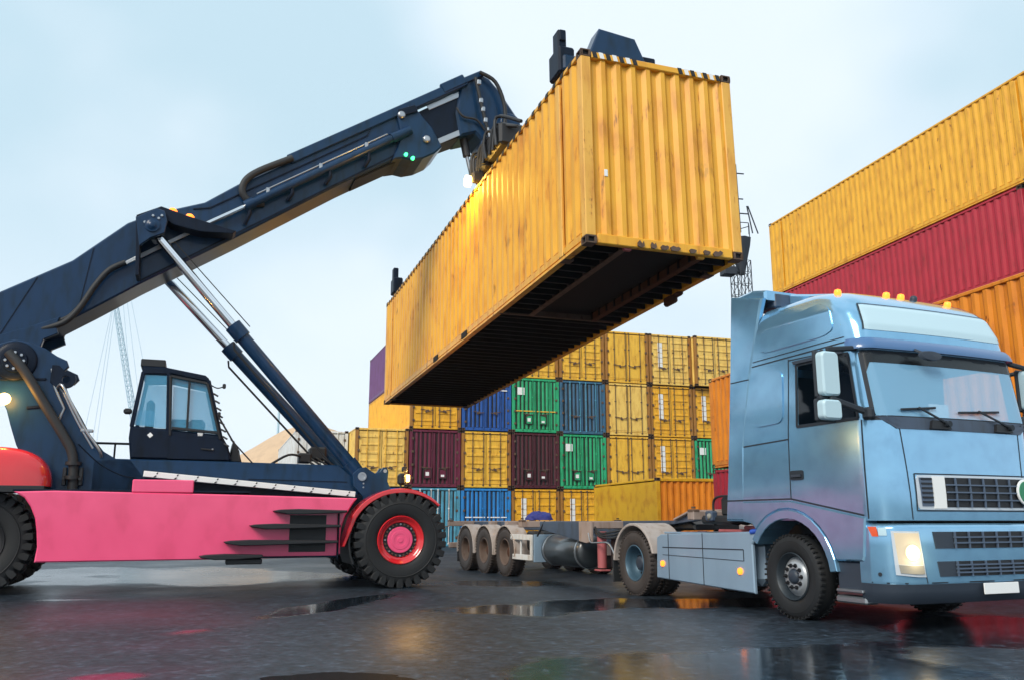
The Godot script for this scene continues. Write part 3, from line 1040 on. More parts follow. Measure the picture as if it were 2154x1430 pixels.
# a plate laid on the shell between four (t, y) corners: lower rear, lower front, upper front, upper rear
func plate(s: SurfaceTool, tab: Array, q: Array, nx: int, ny: int, off: float, thick := 0.01) -> void:
	var rows := []
	var back := []
	var mid := Vector3.ZERO
	for j in ny + 1:
		var row := []
		var under := []
		for i in nx + 1:
			var fx := float(i) / nx
			var fy := float(j) / ny
			var lo: Vector2 = q[0].lerp(q[1], fx)
			var hi: Vector2 = q[3].lerp(q[2], fx)
			var p := lo.lerp(hi, fy)
			var c := shell(tab, p.x, p.y)
			var n := shell_n(tab, p.x, p.y)
			row.append(c + n * off)
			under.append(c + n * (off - thick))
			if j == ny / 2 and i == nx / 2:
				mid = n
		rows.append(row)
		back.append(under)
	sheet(s, rows, mid)
	for j in ny:
		for i in [0, nx]:
			quad_auto(s, rows[j][i], rows[j + 1][i], back[j + 1][i], back[j][i], rows[j][i] - rows[j][nx / 2])
	for i in nx:
		for j in [0, ny]:
			quad_auto(s, rows[j][i], rows[j][i + 1], back[j][i + 1], back[j][i], rows[j][i] - rows[ny / 2][i])

# a rounded-rectangle plate on the shell
func round_plate(s: SurfaceTool, tab: Array, q: Array, rad: float, off: float, thick := 0.01) -> void:
	var n := 18
	# inset corners by bending the grid: superellipse map
	var rows := []
	var back := []
	var mid := Vector3.ZERO
	for j in n + 1:
		var row := []
		var under := []
		for i in n + 1:
			var u := 2.0 * i / n - 1.0
			var v := 2.0 * j / n - 1.0
			var k := rad
			var uu := u * (1.0 - k * v * v * v * v * v * v * u * u * u * u * 0.5)
			var vv := v * (1.0 - k * u * u * u * u * u * u * v * v * v * v * 0.5)
			var fx := uu * 0.5 + 0.5
			var fy := vv * 0.5 + 0.5
			var p: Vector2 = q[0].lerp(q[1], fx).lerp(q[3].lerp(q[2], fx), fy)
			var c := shell(tab, p.x, p.y)
			var nn := shell_n(tab, p.x, p.y)
			row.append(c + nn * off)
			under.append(c + nn * (off - thick))
			if i == n / 2 and j == n / 2:
				mid = nn
		rows.append(row)
		back.append(under)
	sheet(s, rows, mid)
	for j in n:
		for i in [0, n]:
			quad_auto(s, rows[j][i], rows[j + 1][i], back[j + 1][i], back[j][i], rows[j][i] - rows[j][n / 2])
			quad_auto(s, rows[i][j], rows[i][j + 1], back[i][j + 1], back[i][j], rows[i][j] - rows[n / 2][j])

# a narrow strip along (t, y) points of the shell
func strip(s: SurfaceTool, tab: Array, pts: Array, wide: float, off := 0.003) -> void:
	var dense := []
	for i in pts.size() - 1:
		for k in 8:
			dense.append(pts[i].lerp(pts[i + 1], k / 8.0))
	dense.append(pts[-1])
	for i in dense.size() - 1:
		var a := shell(tab, dense[i].x, dense[i].y)
		var b := shell(tab, dense[i + 1].x, dense[i + 1].y)
		var na := shell_n(tab, dense[i].x, dense[i].y)
		var nb := shell_n(tab, dense[i + 1].x, dense[i + 1].y)
		var d := (b - a).normalized()
		var wa := na.cross(d) * wide * 0.5
		var wb := nb.cross(d) * wide * 0.5
		a += na * off
		b += nb * off
		quad_auto(s, a - wa, b - wb, b + wb, a + wa, na)

func round_rect(w: float, h: float, r: float) -> Array:
	var o := []
	for q in [[1, 1, 0.0], [-1, 1, 90.0], [-1, -1, 180.0], [1, -1, 270.0]]:
		for k in 6:
			var a := deg_to_rad(q[2] + k * 18.0)
			o.append(Vector2(q[0] * (w * 0.5 - r) + r * cos(a), q[1] * (h * 0.5 - r) + r * sin(a)))
	return o

func seam(under: Node3D, tab: Array, pts: Array, wide: float, off := 0.003, called := "panel_gap") -> void:
	var s := st()
	strip(s, tab, pts, wide, off)
	obj(called, s, M.panel_gap, under)

func wheel(under: Node3D, called: String, at: Vector3, R: float, wide: float, kind: String, side := 1.0) -> Node3D:
	# centre of the wheel; the outer face looks along side * z
	var g := group_part(called, under)
	g.position = at
	if side < 0.0:
		g.rotation.y = PI
	var h := wide * 0.5
	var rim_r := R * 0.56
	var tyre_mat: Material = M.black_rubber if kind == "steer" else M.tyre_dusty
	put("tyre", cached("tyre%.2f%.2f" % [R, wide], func(s):
		lathe(s, [Vector2(-h, rim_r), Vector2(-h, R * 0.80), Vector2(-h * 0.92, R * 0.93), Vector2(-h * 0.75, R * 0.985), Vector2(0, R), Vector2(h * 0.75, R * 0.985), Vector2(h * 0.92, R * 0.93), Vector2(h, R * 0.80), Vector2(h * 0.94, R * 0.68), Vector2(h * 0.86, rim_r), Vector2(h * 0.7, rim_r * 0.97)], Transform3D.IDENTITY, 44)
		lathe(s, [Vector2(h * 0.985, R * 0.835), Vector2(h * 1.0, R * 0.85), Vector2(h * 0.965, R * 0.865)], Transform3D.IDENTITY, 44)
		for k in 48:
			var a := TAU * k / 48
			for e in [-1.0, 1.0]:
				box(s, Vector3(R * 0.985, 0, e * h * 0.74), Vector3(0.03, 0.022, h * 0.4), 0.0, Transform3D(Basis(Vector3.BACK, a), Vector3.ZERO))), tyre_mat if kind != "steer" else M.tyre, g)
	if kind == "steer":
		put("rim", cached("rim_steer%.2f" % R, func(s):
			lathe(s, [Vector2(h * 0.9, rim_r * 1.03), Vector2(h * 0.98, rim_r * 0.99), Vector2(h * 0.9, rim_r * 0.93), Vector2(h * 0.35, rim_r * 0.86), Vector2(h * 0.30, rim_r * 0.72)], Transform3D.IDENTITY, 36)), M.rim_dark, g)
		put("hub_flange", cached("flange%.2f" % R, func(s):
			lathe(s, [Vector2(h * 0.30, rim_r * 0.86), Vector2(h * 0.62, rim_r * 0.66), Vector2(h * 0.74, rim_r * 0.60), Vector2(h * 0.74, rim_r * 0.34), Vector2(h * 0.55, rim_r * 0.30)], Transform3D.IDENTITY, 36)), M.rim_silver, g)
		put("hub", cached("hub%.2f" % R, func(s):
			lathe(s, [Vector2(h * 0.5, rim_r * 0.33), Vector2(h * 0.86, rim_r * 0.30), Vector2(h * 0.98, rim_r * 0.2), Vector2(h * 0.98, 0.0)], Transform3D.IDENTITY, 24)), M.dark_plastic, g)
		for k in 10:
			var a := TAU * k / 10
			put("wheel_nut", cached("nut", func(s):
				cyl(s, Vector3(0, 0, 0), Vector3(0, 0, 0.012), 0.026, -1, 10)
				cyl(s, Vector3(0, 0, 0.012), Vector3(0, 0, 0.045), 0.016, 0.013, 6)), M.black_steel, g, Transform3D(Basis.IDENTITY, Vector3(cos(a), sin(a), 0) * rim_r * 0.48 + Vector3(0, 0, h * 0.74)))
	else:
		var rm: Material = M.rim_blue if kind == "drive" else M.rim_rusty
		put("rim", cached("rim_drive%.2f%s" % [R, kind], func(s):
			lathe(s, [Vector2(h * 0.86, rim_r * 1.03), Vector2(h * 0.92, rim_r * 0.98), Vector2(h * 0.84, rim_r * 0.92), Vector2(h * 0.3, rim_r * 0.9), Vector2(-h * 0.35, rim_r * 0.82), Vector2(-h * 0.55, rim_r * 0.7), Vector2(-h * 0.55, rim_r * 0.4)], Transform3D.IDENTITY, 36)), rm, g)
		put("hub", cached("hub_drive%.2f%s" % [R, kind], func(s):
			lathe(s, [Vector2(-h * 0.55, rim_r * 0.55), Vector2(-h * 0.1, rim_r * 0.42), Vector2(h * 0.25, rim_r * 0.36), Vector2(h * 0.32, rim_r * 0.25), Vector2(h * 0.32, 0.0)], Transform3D.IDENTITY, 24)), M.dark_plastic if kind == "drive" else M.rust_brown, g)
		for k in 10:
			var a := TAU * k / 10
			put("wheel_nut", cached("nut2", func(s): cyl(s, Vector3(0, 0, 0), Vector3(0, 0, 0.05), 0.018, 0.015, 6)), M.black_steel if kind == "drive" else M.rusty_steel, g, Transform3D(Basis.IDENTITY, Vector3(cos(a), sin(a), 0) * rim_r * 0.6 + Vector3(0, 0, -h * 0.5)))
	return g

func grille(under: Node3D, called: String, tab: Array, z0: float, z1: float, y0: float, y1: float, bars: int, posts: Array, base: float) -> void:
	var f := func(z: float, y: float) -> Vector2: return Vector2(t_of_z(tab, z, y), y)
	var s := st()
	plate(s, tab, [f.call(z0, y0), f.call(z1, y0), f.call(z1, y1), f.call(z0, y1)], 14, 2, base, 0.006)
	var g := obj(called, s, M.grille_black, under)
	for k in bars:
		var y := lerpf(y0, y1, (k + 1.0) / (bars + 1.0))
		s = st()
		plate(s, tab, [f.call(z0, y - 0.008), f.call(z1, y - 0.008), f.call(z1, y + 0.008), f.call(z0, y + 0.008)], 14, 1, base + 0.022, 0.02)
		obj("slat", s, M.grille_bar, g)
	for z in posts:
		s = st()
		plate(s, tab, [f.call(z + 0.010, y0), f.call(z - 0.010, y0), f.call(z - 0.010, y1), f.call(z + 0.010, y1)], 1, 2, base + 0.018, 0.016)
		obj("grille_post", s, M.grille_bar, g)

func _truck() -> void:
	var t := thing("truck", "silver-blue cab-over tractor unit with lit headlight and amber roof lamps", "truck", TRUCK_AT, TRUCK_TURN)
	var C := cab_levels
	var B := bumper_levels
	var P := func(x: float, y: float) -> Vector2: return Vector2(t_of_x(C, x, y), y)
	var F := func(z: float, y: float) -> Vector2: return Vector2(t_of_z(C, z, y), y)
	var G := func(z: float, y: float) -> Vector2: return Vector2(t_of_z(B, z, y), y)
	# ---- the cab shell with openings for windscreen and side windows
	var ts := [0.0, 0.13, 0.26, 0.39, 0.517, 0.63, 0.75, 0.87, 0.975, 1.0, 1.12, 1.25, 1.38, 1.5, 1.66, 1.83, 2.0, 2.06, 2.12, 2.19, 2.26, 2.34, 2.42, 2.5]
	var cols := ts.duplicate()
	for i in range(ts.size() - 2, -1, -1):
		cols.append(5.0 - ts[i])
	var ys := [1.17, 1.3, 1.45, 1.6, 1.75, 2.0, 2.24, 2.32, 2.5, 2.7, 2.9, 3.04, 3.12, 3.22, 3.31, 3.40, 3.47, 3.54, 3.62, 3.68, 3.74, 3.79, 3.83, 3.86, 3.89, 3.91, 3.93, 3.95]
	var rows := []
	for y in ys:
		var row := []
		for q in cols:
			row.append(shell(C, q, y))
		rows.append(row)
	var s := st()
	sheet(s, rows, Vector3.RIGHT, func(i: int, j: int) -> bool:
		var y: float = (ys[j] + ys[j + 1]) * 0.5
		var q: float = (cols[i] + cols[i + 1]) * 0.5
		if y < 2.32 or y > 3.04:
			return false
		return (q > 1.5 and q < 3.5) or (q > 0.517 and q < 0.975) or (q > 4.025 and q < 4.483))
	# roof and back
	var roof := []
	var half := cols.size() / 2
	for i in half + 1:
		var a: Vector3 = rows[-1][i]
		var b: Vector3 = rows[-1][cols.size() - 1 - i]
		var line := []
		for k in 9:
			var f := k / 8.0
			line.append(a.lerp(b, f) + Vector3(0, 0.07 * sin(PI * f) * clampf(1.0 - i / float(half), 0.0, 1.0), 0))
		roof.append(line)
	sheet(s, roof, Vector3.UP)
	var back := []
	for j in ys.size():
		back.append([rows[j][0], rows[j][-1]])
	sheet(s, back, Vector3.LEFT)
	quad_auto(s, rows[0][0], rows[0][9], rows[0][cols.size() - 10], rows[0][-1], Vector3.DOWN)
	var cab := obj("cab", s, M.truck_paint, t)
	# ---- glass and what lies behind it
	s = st()
	round_plate(s, C, [Vector2(1.47, 2.305), Vector2(3.53, 2.305), Vector2(3.53, 3.05), Vector2(1.47, 3.05)], 0.10, 0.004, 0.006)
	var wsn := obj("windscreen", s, M.windscreen_glass, t)
	for q in [[Vector2(1.42, 2.29), Vector2(3.58, 2.29)], [Vector2(1.44, 3.05), Vector2(3.56, 3.05)], [Vector2(1.44, 2.29), Vector2(1.46, 3.05)], [Vector2(3.56, 2.29), Vector2(3.54, 3.05)]]:
		seam(wsn, C, q, 0.05, 0.009, "gasket")
	for lf in [false, true]:
		s = st()
		var a0 := 0.505
		var a1 := 0.985
		if lf:
			round_plate(s, C, [Vector2(5 - a1, 2.30), Vector2(5 - a0, 2.30), Vector2(5 - a0, 3.05), Vector2(5 - a1, 3.05)], 0.12, 0.003, 0.006)
		else:
			round_plate(s, C, [Vector2(a0, 2.30), Vector2(a1, 2.30), Vector2(a1, 3.05), Vector2(a0, 3.05)], 0.12, 0.003, 0.006)
		var w := obj("side_window", s, M.side_glass, t)
		if not lf:
			for q in [[Vector2(0.50, 2.30), Vector2(0.99, 2.30)], [Vector2(0.50, 3.06), Vector2(0.99, 3.06)], [Vector2(0.503, 2.30), Vector2(0.503, 3.06)], [Vector2(0.987, 2.30), Vector2(0.987, 3.06)], [Vector2(0.86, 2.32), Vector2(0.80, 3.04)]]:
				seam(w, C, q, 0.036, 0.008, "window_frame")
	s = st()
	box(s, Vector3(0.25, 2.2, -1.25), Vector3(1.9, 0.03, 2.3))
	box(s, Vector3(-0.55, 2.7, -1.25), Vector3(0.03, 1.1, 2.3))
	box(s, Vector3(0.4, 3.20, -1.25), Vector3(1.7, 0.03, 2.3))
	obj("cab_interior", s, M.interior, t)
	s = st()
	box(s, Vector3(1.28, 2.22, -1.25), Vector3(0.42, 0.10, 2.1), 0.04)
	obj("dashboard", s, M.dashboard, t)
	for z in [-0.62, -1.9]:
		s = st()
		box(s, Vector3(0.35, 2.65, z), Vector3(0.16, 0.75, 0.5), 0.06)
		box(s, Vector3(0.36, 3.06, z), Vector3(0.12, 0.14, 0.28), 0.05)
		box(s, Vector3(0.55, 2.32, z), Vector3(0.5, 0.16, 0.5), 0.05)
		obj("seat", s, M.dark_plastic, t)
	s = st()
	plate(s, C, [Vector2(1.62, 2.93), Vector2(3.38, 2.93), Vector2(3.44, 3.045), Vector2(1.56, 3.045)], 20, 2, -0.03, 0.01)
	plate(s, C, [Vector2(1.60, 2.86), Vector2(2.02, 2.92), Vector2(2.02, 2.95), Vector2(1.58, 2.95)], 8, 2, -0.032, 0.01)
	obj("sun_blind", s, M.interior, t)
	s = st()
	box(s, Vector3(1.42, 2.42, -1.13), Vector3(0.02, 0.16, 0.30), 0.004, Transform3D.IDENTITY)
	obj("paper_sheet", s, M.plate_white, t)
	s = st()
	cyl(s, Vector3(1.40, 2.96, -0.40), Vector3(1.44, 2.66, -0.42), 0.008, -1, 6)
	box(s, Vector3(1.445, 2.58, -0.42), Vector3(0.03, 0.16, 0.08), 0.012)
	obj("hanging_tag", s, M.interior, t)
	# ---- visor band above the windscreen
	s = st()
	var vr := []
	for q in [[3.075, 0.075], [3.10, 0.08], [3.15, 0.07], [3.20, 0.045], [3.225, 0.01]]:
		var row := []
		for i in 41:
			var tt := lerpf(1.08, 3.92, i / 40.0)
			row.append(shell(C, tt, q[0]) + shell_n(C, tt, q[0]) * q[1])
		vr.append(row)
	sheet(s, vr, Vector3.RIGHT)
	var vb := []
	for i in 41:
		vb.append(shell(C, lerpf(1.08, 3.92, i / 40.0), 3.085))
	sheet(s, [vr[0], vb], Vector3.DOWN)
	obj("sun_visor", s, M.visor, t)
	s = st()
	plate(s, C, [Vector2(1.52, 2.93), Vector2(3.48, 2.93), Vector2(3.5, 3.045), Vector2(1.5, 3.045)], 30, 2, 0.007, 0.002)
	plate(s, C, [Vector2(1.50, 2.80), Vector2(1.72, 2.93), Vector2(1.72, 2.94), Vector2(1.50, 2.94)], 6, 2, 0.0075, 0.002)
	plate(s, C, [Vector2(3.15, 2.93), Vector2(3.48, 2.84), Vector2(3.5, 2.94), Vector2(3.15, 2.94)], 8, 2, 0.0075, 0.002)
	obj("shade_band", s, M.frit, wsn)
	s = st()
	lathe(s, [Vector2(-0.05, 0.0), Vector2(-0.04, 0.07), Vector2(0.0, 0.105), Vector2(0.04, 0.09), Vector2(0.05, 0.0)], Transform3D(Basis(Vector3(0, 0.55, 0), Vector3(0, 0, 1.7), Vector3(1, 0, 0)), Vector3(1.62, 3.02, -0.83)), 20)
	beam(s, Vector3(1.53, 3.10, -0.70), Vector3(1.62, 3.03, -0.80), 0.02, 0.03, 0.004)
	obj("kerb_mirror", s, M.dark_plastic, t)
	# ---- roof: tinted panel, spoiler, marker lamps
	s = st()
	round_plate(s, C, [F.call(-0.13, 3.32), F.call(-2.37, 3.32), F.call(-2.30, 3.655), F.call(-0.20, 3.655)], 0.10, 0.006, 0.01)
	obj("roof_panel", s, M.mirror_shell, t)
	seam(t, C, [F.call(-0.13, 3.325), F.call(-0.20, 3.66), F.call(-2.30, 3.66), F.call(-2.37, 3.325)], 0.018, 0.012)
	s = st()
	prism(s, [Vector2(-0.92, 4.10), Vector2(-0.92, 4.22), Vector2(-0.55, 4.24), Vector2(-0.26, 4.18), Vector2(-0.26, 4.05)], -2.40, -0.10, 0.03)
	prism(s, [Vector2(-0.27, 3.9), Vector2(-0.27, 4.17), Vector2(0.1, 4.08), Vector2(0.55, 3.98), Vector2(0.5, 3.9)], -2.0, -0.5, 0.03)
	obj("roof_spoiler", s, M.truck_paint, t)
	s = st()
	box(s, Vector3(-0.45, 4.06, -1.25), Vector3(0.4, 0.2, 2.0), 0.02)
	obj("spoiler_mount", s, M.chassis_blue, t)
	var k := 0
	for q in [[-0.24, 3.86, 1], [-0.98, 3.89, 1], [-1.22, 3.89, 1], [-1.44, 3.89, 0], [-1.92, 3.84, 1]]:
		var tt := t_of_z(C, q[0], q[1])
		var p := shell(C, tt, q[1])
		var n := shell_n(C, tt, q[1])
		s = st()
		lathe(s, [Vector2(-0.02, 0.042), Vector2(0.02, 0.044), Vector2(0.045, 0.034), Vector2(0.055, 0.0)], Transform3D(frame_of((n + Vector3.UP).normalized()), p + n * 0.01), 14)
		obj("marker_lamp", s, M.lamp_amber if q[2] else M.dark_plastic, t)
		k += 1
	# ---- seams and raised panels of the right side
	seam(t, C, [P.call(-0.76, 2.13), P.call(0.13, 2.16)], 0.018)
	seam(t, C, [P.call(-0.82, 1.43), P.call(0.11, 1.43)], 0.018)
	seam(t, C, [P.call(0.11, 1.43), P.call(0.13, 2.16), P.call(0.21, 3.16)], 0.016)
	seam(t, C, [P.call(0.11, 1.43), P.call(1.27, 1.225)], 0.02)
	seam(t, C, [Vector2(1.06, 1.19), Vector2(1.06, 2.28)], 0.018)
	seam(t, C, [P.call(-0.50, 3.17), P.call(1.20, 3.20)], 0.016)
	seam(t, C, [P.call(-0.48, 3.23), P.call(1.20, 3.26)], 0.012)
	seam(t, C, [P.call(0.21, 3.14), P.call(1.24, 3.12)], 0.014)
	seam(t, C, [F.call(-0.30, 2.22), F.call(-0.36, 1.18)], 0.014)
	seam(t, C, [F.call(-2.20, 2.22), F.call(-2.14, 1.18)], 0.014)
	s = st()
	round_plate(s, C, [P.call(-0.50, 2.36), P.call(0.06, 2.38), P.call(0.10, 3.04), P.call(-0.36, 3.03)], 0.22, 0.014, 0.02)
	obj("sleeper_panel", s, M.truck_paint, t)
	s = st()
	round_plate(s, C, [P.call(-0.34, 3.31), P.call(1.0, 3.33), P.call(0.92, 3.76), P.call(-0.20, 3.64)], 0.24, 0.012, 0.02)
	obj("roof_side_panel", s, M.truck_paint, t)
	s = st()
	round_plate(s, C, [P.call(0.13, 1.655), P.call(0.36, 1.655), P.call(0.36, 1.77), P.call(0.13, 1.77)], 0.2, 0.012, 0.02)
	var dh := obj("door_handle", s, M.panel_gap, t)
	s = st()
	plate(s, C, [P.call(0.16, 1.69), P.call(0.33, 1.69), P.call(0.33, 1.72), P.call(0.16, 1.72)], 4, 1, 0.03, 0.016)
	obj("grip", s, M.dark_plastic, dh)
	s = st()
	plate(s, C, [P.call(-0.02 + 0.35, 3.07), P.call(1.15, 3.07), P.call(1.15, 3.11), P.call(0.30, 3.11)], 10, 1, 0.03, 0.03)
	obj("rain_gutter", s, M.dark_plastic, t)
	# side deflector behind the cab
	for lf in [false, true]:
		s = st()
		var z1 := -0.02 if not lf else -2.38
		prism(s, [Vector2(-1.24, 1.165), Vector2(-0.84, 1.16), Vector2(-0.785, 2.13), Vector2(-0.57, 3.1), Vector2(-0.30, 3.92), Vector2(-0.24, 4.06), Vector2(-0.90, 4.22), Vector2(-1.0, 3.2), Vector2(-1.12, 2.1)], z1 - 0.10, z1, 0.025)
		var df := obj("side_deflector", s, M.truck_paint, t)
		if not lf:
			for q in [[-1.2, 1.43, -0.84, 0.018], [-0.98, 3.02, -0.60, 0.014]]:
				s = st()
				beam(s, Vector3(q[0], q[1], z1 + 0.001), Vector3(q[2], q[1], z1 + 0.001), 0.006, q[3])
				obj("panel_gap", s, M.panel_gap, df)
	# ---- front: cowl, upper grille
	s = st()
	plate(s, C, [F.call(-0.26, 2.17), F.call(-2.24, 2.17), Vector2(3.48, 2.30), Vector2(1.52, 2.30)], 24, 2, 0.012, 0.015)
	obj("cowl", s, M.chassis_blue, t)
	for z in [-0.72, -1.75]:
		s = st()
		plate(s, C, [F.call(z, 2.18), F.call(z - 0.30, 2.18), F.call(z - 0.27, 2.27), F.call(z - 0.03, 2.27)], 3, 1, 0.05, 0.05)
		obj("cowl_vent", s, M.grille_black, t)
	for q in [[-0.96, -0.36, 2.40], [-2.0, -1.22, 2.42]]:
		s = st()
		var a := shell(C, t_of_z(C, q[0], 2.24), 2.24) + Vector3(0.06, 0, 0)
		var b := shell(C, t_of_z(C, (q[0] * 0.35 + q[1] * 0.65), 2.41), 2.41) + Vector3(0.07, 0, 0)
		var c0 := shell(C, t_of_z(C, q[1] + 0.02, 2.385), 2.385) + Vector3(0.03, 0, 0)
		var c1 := shell(C, t_of_z(C, q[0] + 0.10, 2.425), 2.425) + Vector3(0.03, 0, 0)
		beam(s, a, b, 0.014, 0.026, 0.004)
		cyl(s, a - Vector3(0.03, 0, 0), a + Vector3(0.03, 0, 0), 0.035, -1, 10)
		beam(s, c0, c1, 0.02, 0.026, 0.005)
		beam(s, b, (c0 + c1) * 0.5, 0.014, 0.02, 0.003)
		obj("wiper", s, M.panel_gap, t)
	s = st()
	round_plate(s, C, [F.call(-0.44, 1.285), F.call(-2.24, 1.285), F.call(-2.24, 1.665), F.call(-0.44, 1.665)], 0.06, 0.008, 0.012)
	obj("grille_frame", s, M.silver_trim, t)
	seam(t, C, [F.call(-0.43, 1.275), F.call(-0.43, 1.675), F.call(-2.25, 1.675), F.call(-2.25, 1.275), F.call(-0.43, 1.275)], 0.014, 0.006)
	s = st()
	plate(s, C, [F.call(-0.50, 1.325), F.call(-0.66, 1.325), F.call(-0.66, 1.635), F.call(-0.48, 1.635)], 3, 2, 0.016, 0.01)
	var gb := obj("grille_block", s, M.grille_bar, t)
	for j in 6:
		s = st()
		var y := 1.36 + 0.05 * j
		plate(s, C, [F.call(-0.505, y), F.call(-0.655, y), F.call(-0.655, y + 0.02), F.call(-0.50, y + 0.02)], 3, 1, 0.024, 0.01)
		obj("slat", s, M.grille_black, gb)
	s = st()
	plate(s, C, [F.call(-0.67, 1.30), F.call(-0.85, 1.30), F.call(-0.85, 1.65), F.call(-0.67, 1.65)], 3, 2, 0.016, 0.01)
	obj("white_plate", s, M.plate_white, t)
	grille(t, "upper_grille", C, -0.86, -2.20, 1.315, 1.64, 3, [-1.0, -1.22, -1.44, -1.66, -1.88, -2.1], 0.014)
	# round badge
	s = st()
	var bt := t_of_z(C, -2.13, 1.49)
	var bx := Transform3D(frame_of(shell_n(C, bt, 1.49)), shell(C, bt, 1.49) + shell_n(C, bt, 1.49) * 0.03)
	lathe(s, [Vector2(0.0, 0.15), Vector2(0.016, 0.15), Vector2(0.02, 0.14), Vector2(0.02, 0.0)], bx, 32)
	var bd := obj("badge", s, M.plate_white, t)
	s = st()
	lathe(s, [Vector2(0.018, 0.128), Vector2(0.026, 0.126), Vector2(0.026, 0.0)], bx, 32)
	obj("disc", s, M.badge_green, bd)
	# ---- bumper
	rows = []
	var bys := [0.29, 0.36, 0.43, 0.50, 0.53, 0.7, 0.9, 1.08, 1.12, 1.14]
	var bc := []
	for q in cols:
		bc.append(q)
	for y in bys:
		var row := []
		for q in bc:
			row.append(shell(B, q, y))
		rows.append(row)
	s = st()
	sheet(s, rows.slice(3), Vector3.RIGHT)
	var tops := []
	for i in half + 1:
		tops.append([rows[-1][i], rows[-1][cols.size() - 1 - i]])
	sheet(s, tops, Vector3.UP)
	obj("bumper", s, M.truck_paint, t)
	s = st()
	sheet(s, rows.slice(0, 4), Vector3.RIGHT)
	var lows := []
	for i in half + 1:
		lows.append([rows[0][i], rows[0][cols.size() - 1 - i]])
	sheet(s, lows, Vector3.DOWN)
	obj("bumper_skirt", s, M.dark_plastic, t)
	seam(t, B, [G.call(-0.36, 1.13), G.call(-0.45, 0.51)], 0.014)
	seam(t, B, [G.call(-2.14, 1.13), G.call(-2.05, 0.51)], 0.014)
	seam(t, B, [Vector2(1.0, 0.512), Vector2(4.0, 0.512)], 0.014)
	s = st()
	box(s, Vector3(1.36, 1.16, -1.25), Vector3(0.32, 0.05, 2.2), 0.02)
	box(s, Vector3(1.1, 0.75, -1.25), Vector3(0.05, 0.7, 2.2))
	obj("step_well", s, M.grille_black, t)
	for sg in [-1.0, 1.0]:
		var rz := func(z: float) -> float: return z if sg > 0 else -2.5 - z
		s = st()
		var hq := [G.call(rz.call(-0.105), 0.60), G.call(rz.call(-0.425), 0.575), G.call(rz.call(-0.375), 1.055), G.call(rz.call(-0.09), 1.06)]
		plate(s, B, hq, 8, 4, 0.012, 0.02)
		var hl := obj("headlight", s, M.silver_trim, t)
		s = st()
		plate(s, B, [G.call(rz.call(-0.13), 0.71), G.call(rz.call(-0.395), 0.70), G.call(rz.call(-0.365), 1.035), G.call(rz.call(-0.11), 1.04)], 8, 4, 0.016, 0.006)
		obj("reflector_lamp", s, M.lamp_soft, hl)
		for q in [[-0.27, 0.83, 0.085]]:
			s = st()
			var ht := t_of_z(B, rz.call(q[0]), q[1])
			lathe(s, [Vector2(0.0, q[2]), Vector2(0.012, q[2] * 0.96), Vector2(0.02, q[2] * 0.6), Vector2(0.024, 0.0)], Transform3D(frame_of(shell_n(B, ht, q[1])), shell(B, ht, q[1]) + shell_n(B, ht, q[1]) * 0.014), 20)
			obj("headlight_lamp", s, M.lamp_headlight, hl)
		s = st()
		plate(s, B, [G.call(rz.call(-0.14), 0.62), G.call(rz.call(-0.40), 0.605), G.call(rz.call(-0.395), 0.695), G.call(rz.call(-0.13), 0.705)], 8, 2, 0.022, 0.01)
		obj("fog_lens", s, M.lens_clear, hl)
		s = st()
		plate(s, B, [G.call(rz.call(-0.004), 1.0), G.call(rz.call(-0.022), 1.0), G.call(rz.call(-0.022), 1.10), G.call(rz.call(-0.004), 1.10)], 3, 2, 0.012, 0.02)
		obj("indicator", s, M.lens_orange, t)
		s = st()
		plate(s, B, [G.call(rz.call(-0.024), 1.01), G.call(rz.call(-0.065), 1.01), G.call(rz.call(-0.065), 1.09), G.call(rz.call(-0.024), 1.09)], 3, 2, 0.012, 0.02)
		obj("side_lens", s, M.mirror_shell, t)
	lamp("headlight_light", t, Vector3(1.72, 0.80, -0.27), Color(1.0, 0.9, 0.7), 0.06, 0.05)
	# lower grilles
	for q in [[0.87, 1.05], [0.575, 0.735]]:
		var dz := 0.03 if q[0] < 0.7 else 0.0
		s = st()
		plate(s, B, [G.call(-0.60 - dz, q[0]), G.call(-0.86, q[0]), G.call(-0.86, q[1]), G.call(-0.575 - dz, q[1])], 4, 2, 0.008, 0.01)
		obj("grille_end", s, M.dark_plastic, t)
		s = st()
		plate(s, B, [G.call(-2.02, q[0]), G.call(-2.14, q[0]), G.call(-2.16, q[1]), G.call(-2.02, q[1])], 4, 2, 0.008, 0.01)
		obj("grille_end", s, M.dark_plastic, t)
		grille(t, "lower_grille", B, -0.86, -2.02, q[0], q[1], 3 if q[0] < 0.7 else 2, [-0.88, -1.09, -1.31, -1.53, -1.75, -1.98], 0.008)
	s = st()
	box(s, Vector3(1.695, 0.435, -1.50), Vector3(0.012, 0.12, 0.55), 0.004, Transform3D(Basis(Vector3.RIGHT, 0.0), Vector3.ZERO))
	obj("number_plate", s, M.plate_white, t)
	s = st()
	cyl(s, shell(B, 1.22, 0.60), shell(B, 1.22, 0.60) + shell_n(B, 1.22, 0.60) * 0.006, 0.022, -1, 12)
	obj("tow_cap", s, M.panel_gap, t)
	# ---- wheel arch, step fairing, steps (both sides)
	for sg in [1.0, -1.0]:
		var zo := 0.0 if sg > 0.0 else -2.5
		var rim := []
		var inner := []
		for q in 15:
			var a := deg_to_rad(148.0 - q * 10.1)
			rim.append(Vector2(0.03 + 0.80 * cos(a), 0.51 + 0.79 * sin(a)))
			inner.append(Vector2(0.03 + 0.69 * cos(a), 0.51 + 0.68 * sin(a)))
		var poly := rim.duplicate()
		inner.reverse()
		poly.append_array(inner)
		s = st()
		prism(s, poly, zo - 0.40 if sg > 0 else zo, zo + 0.03 if sg > 0 else zo + 0.40, 0.008)
		obj("wheel_arch", s, M.truck_paint, t)
		var fair := [Vector2(-0.83, 1.16), Vector2(-0.66, 1.13)]
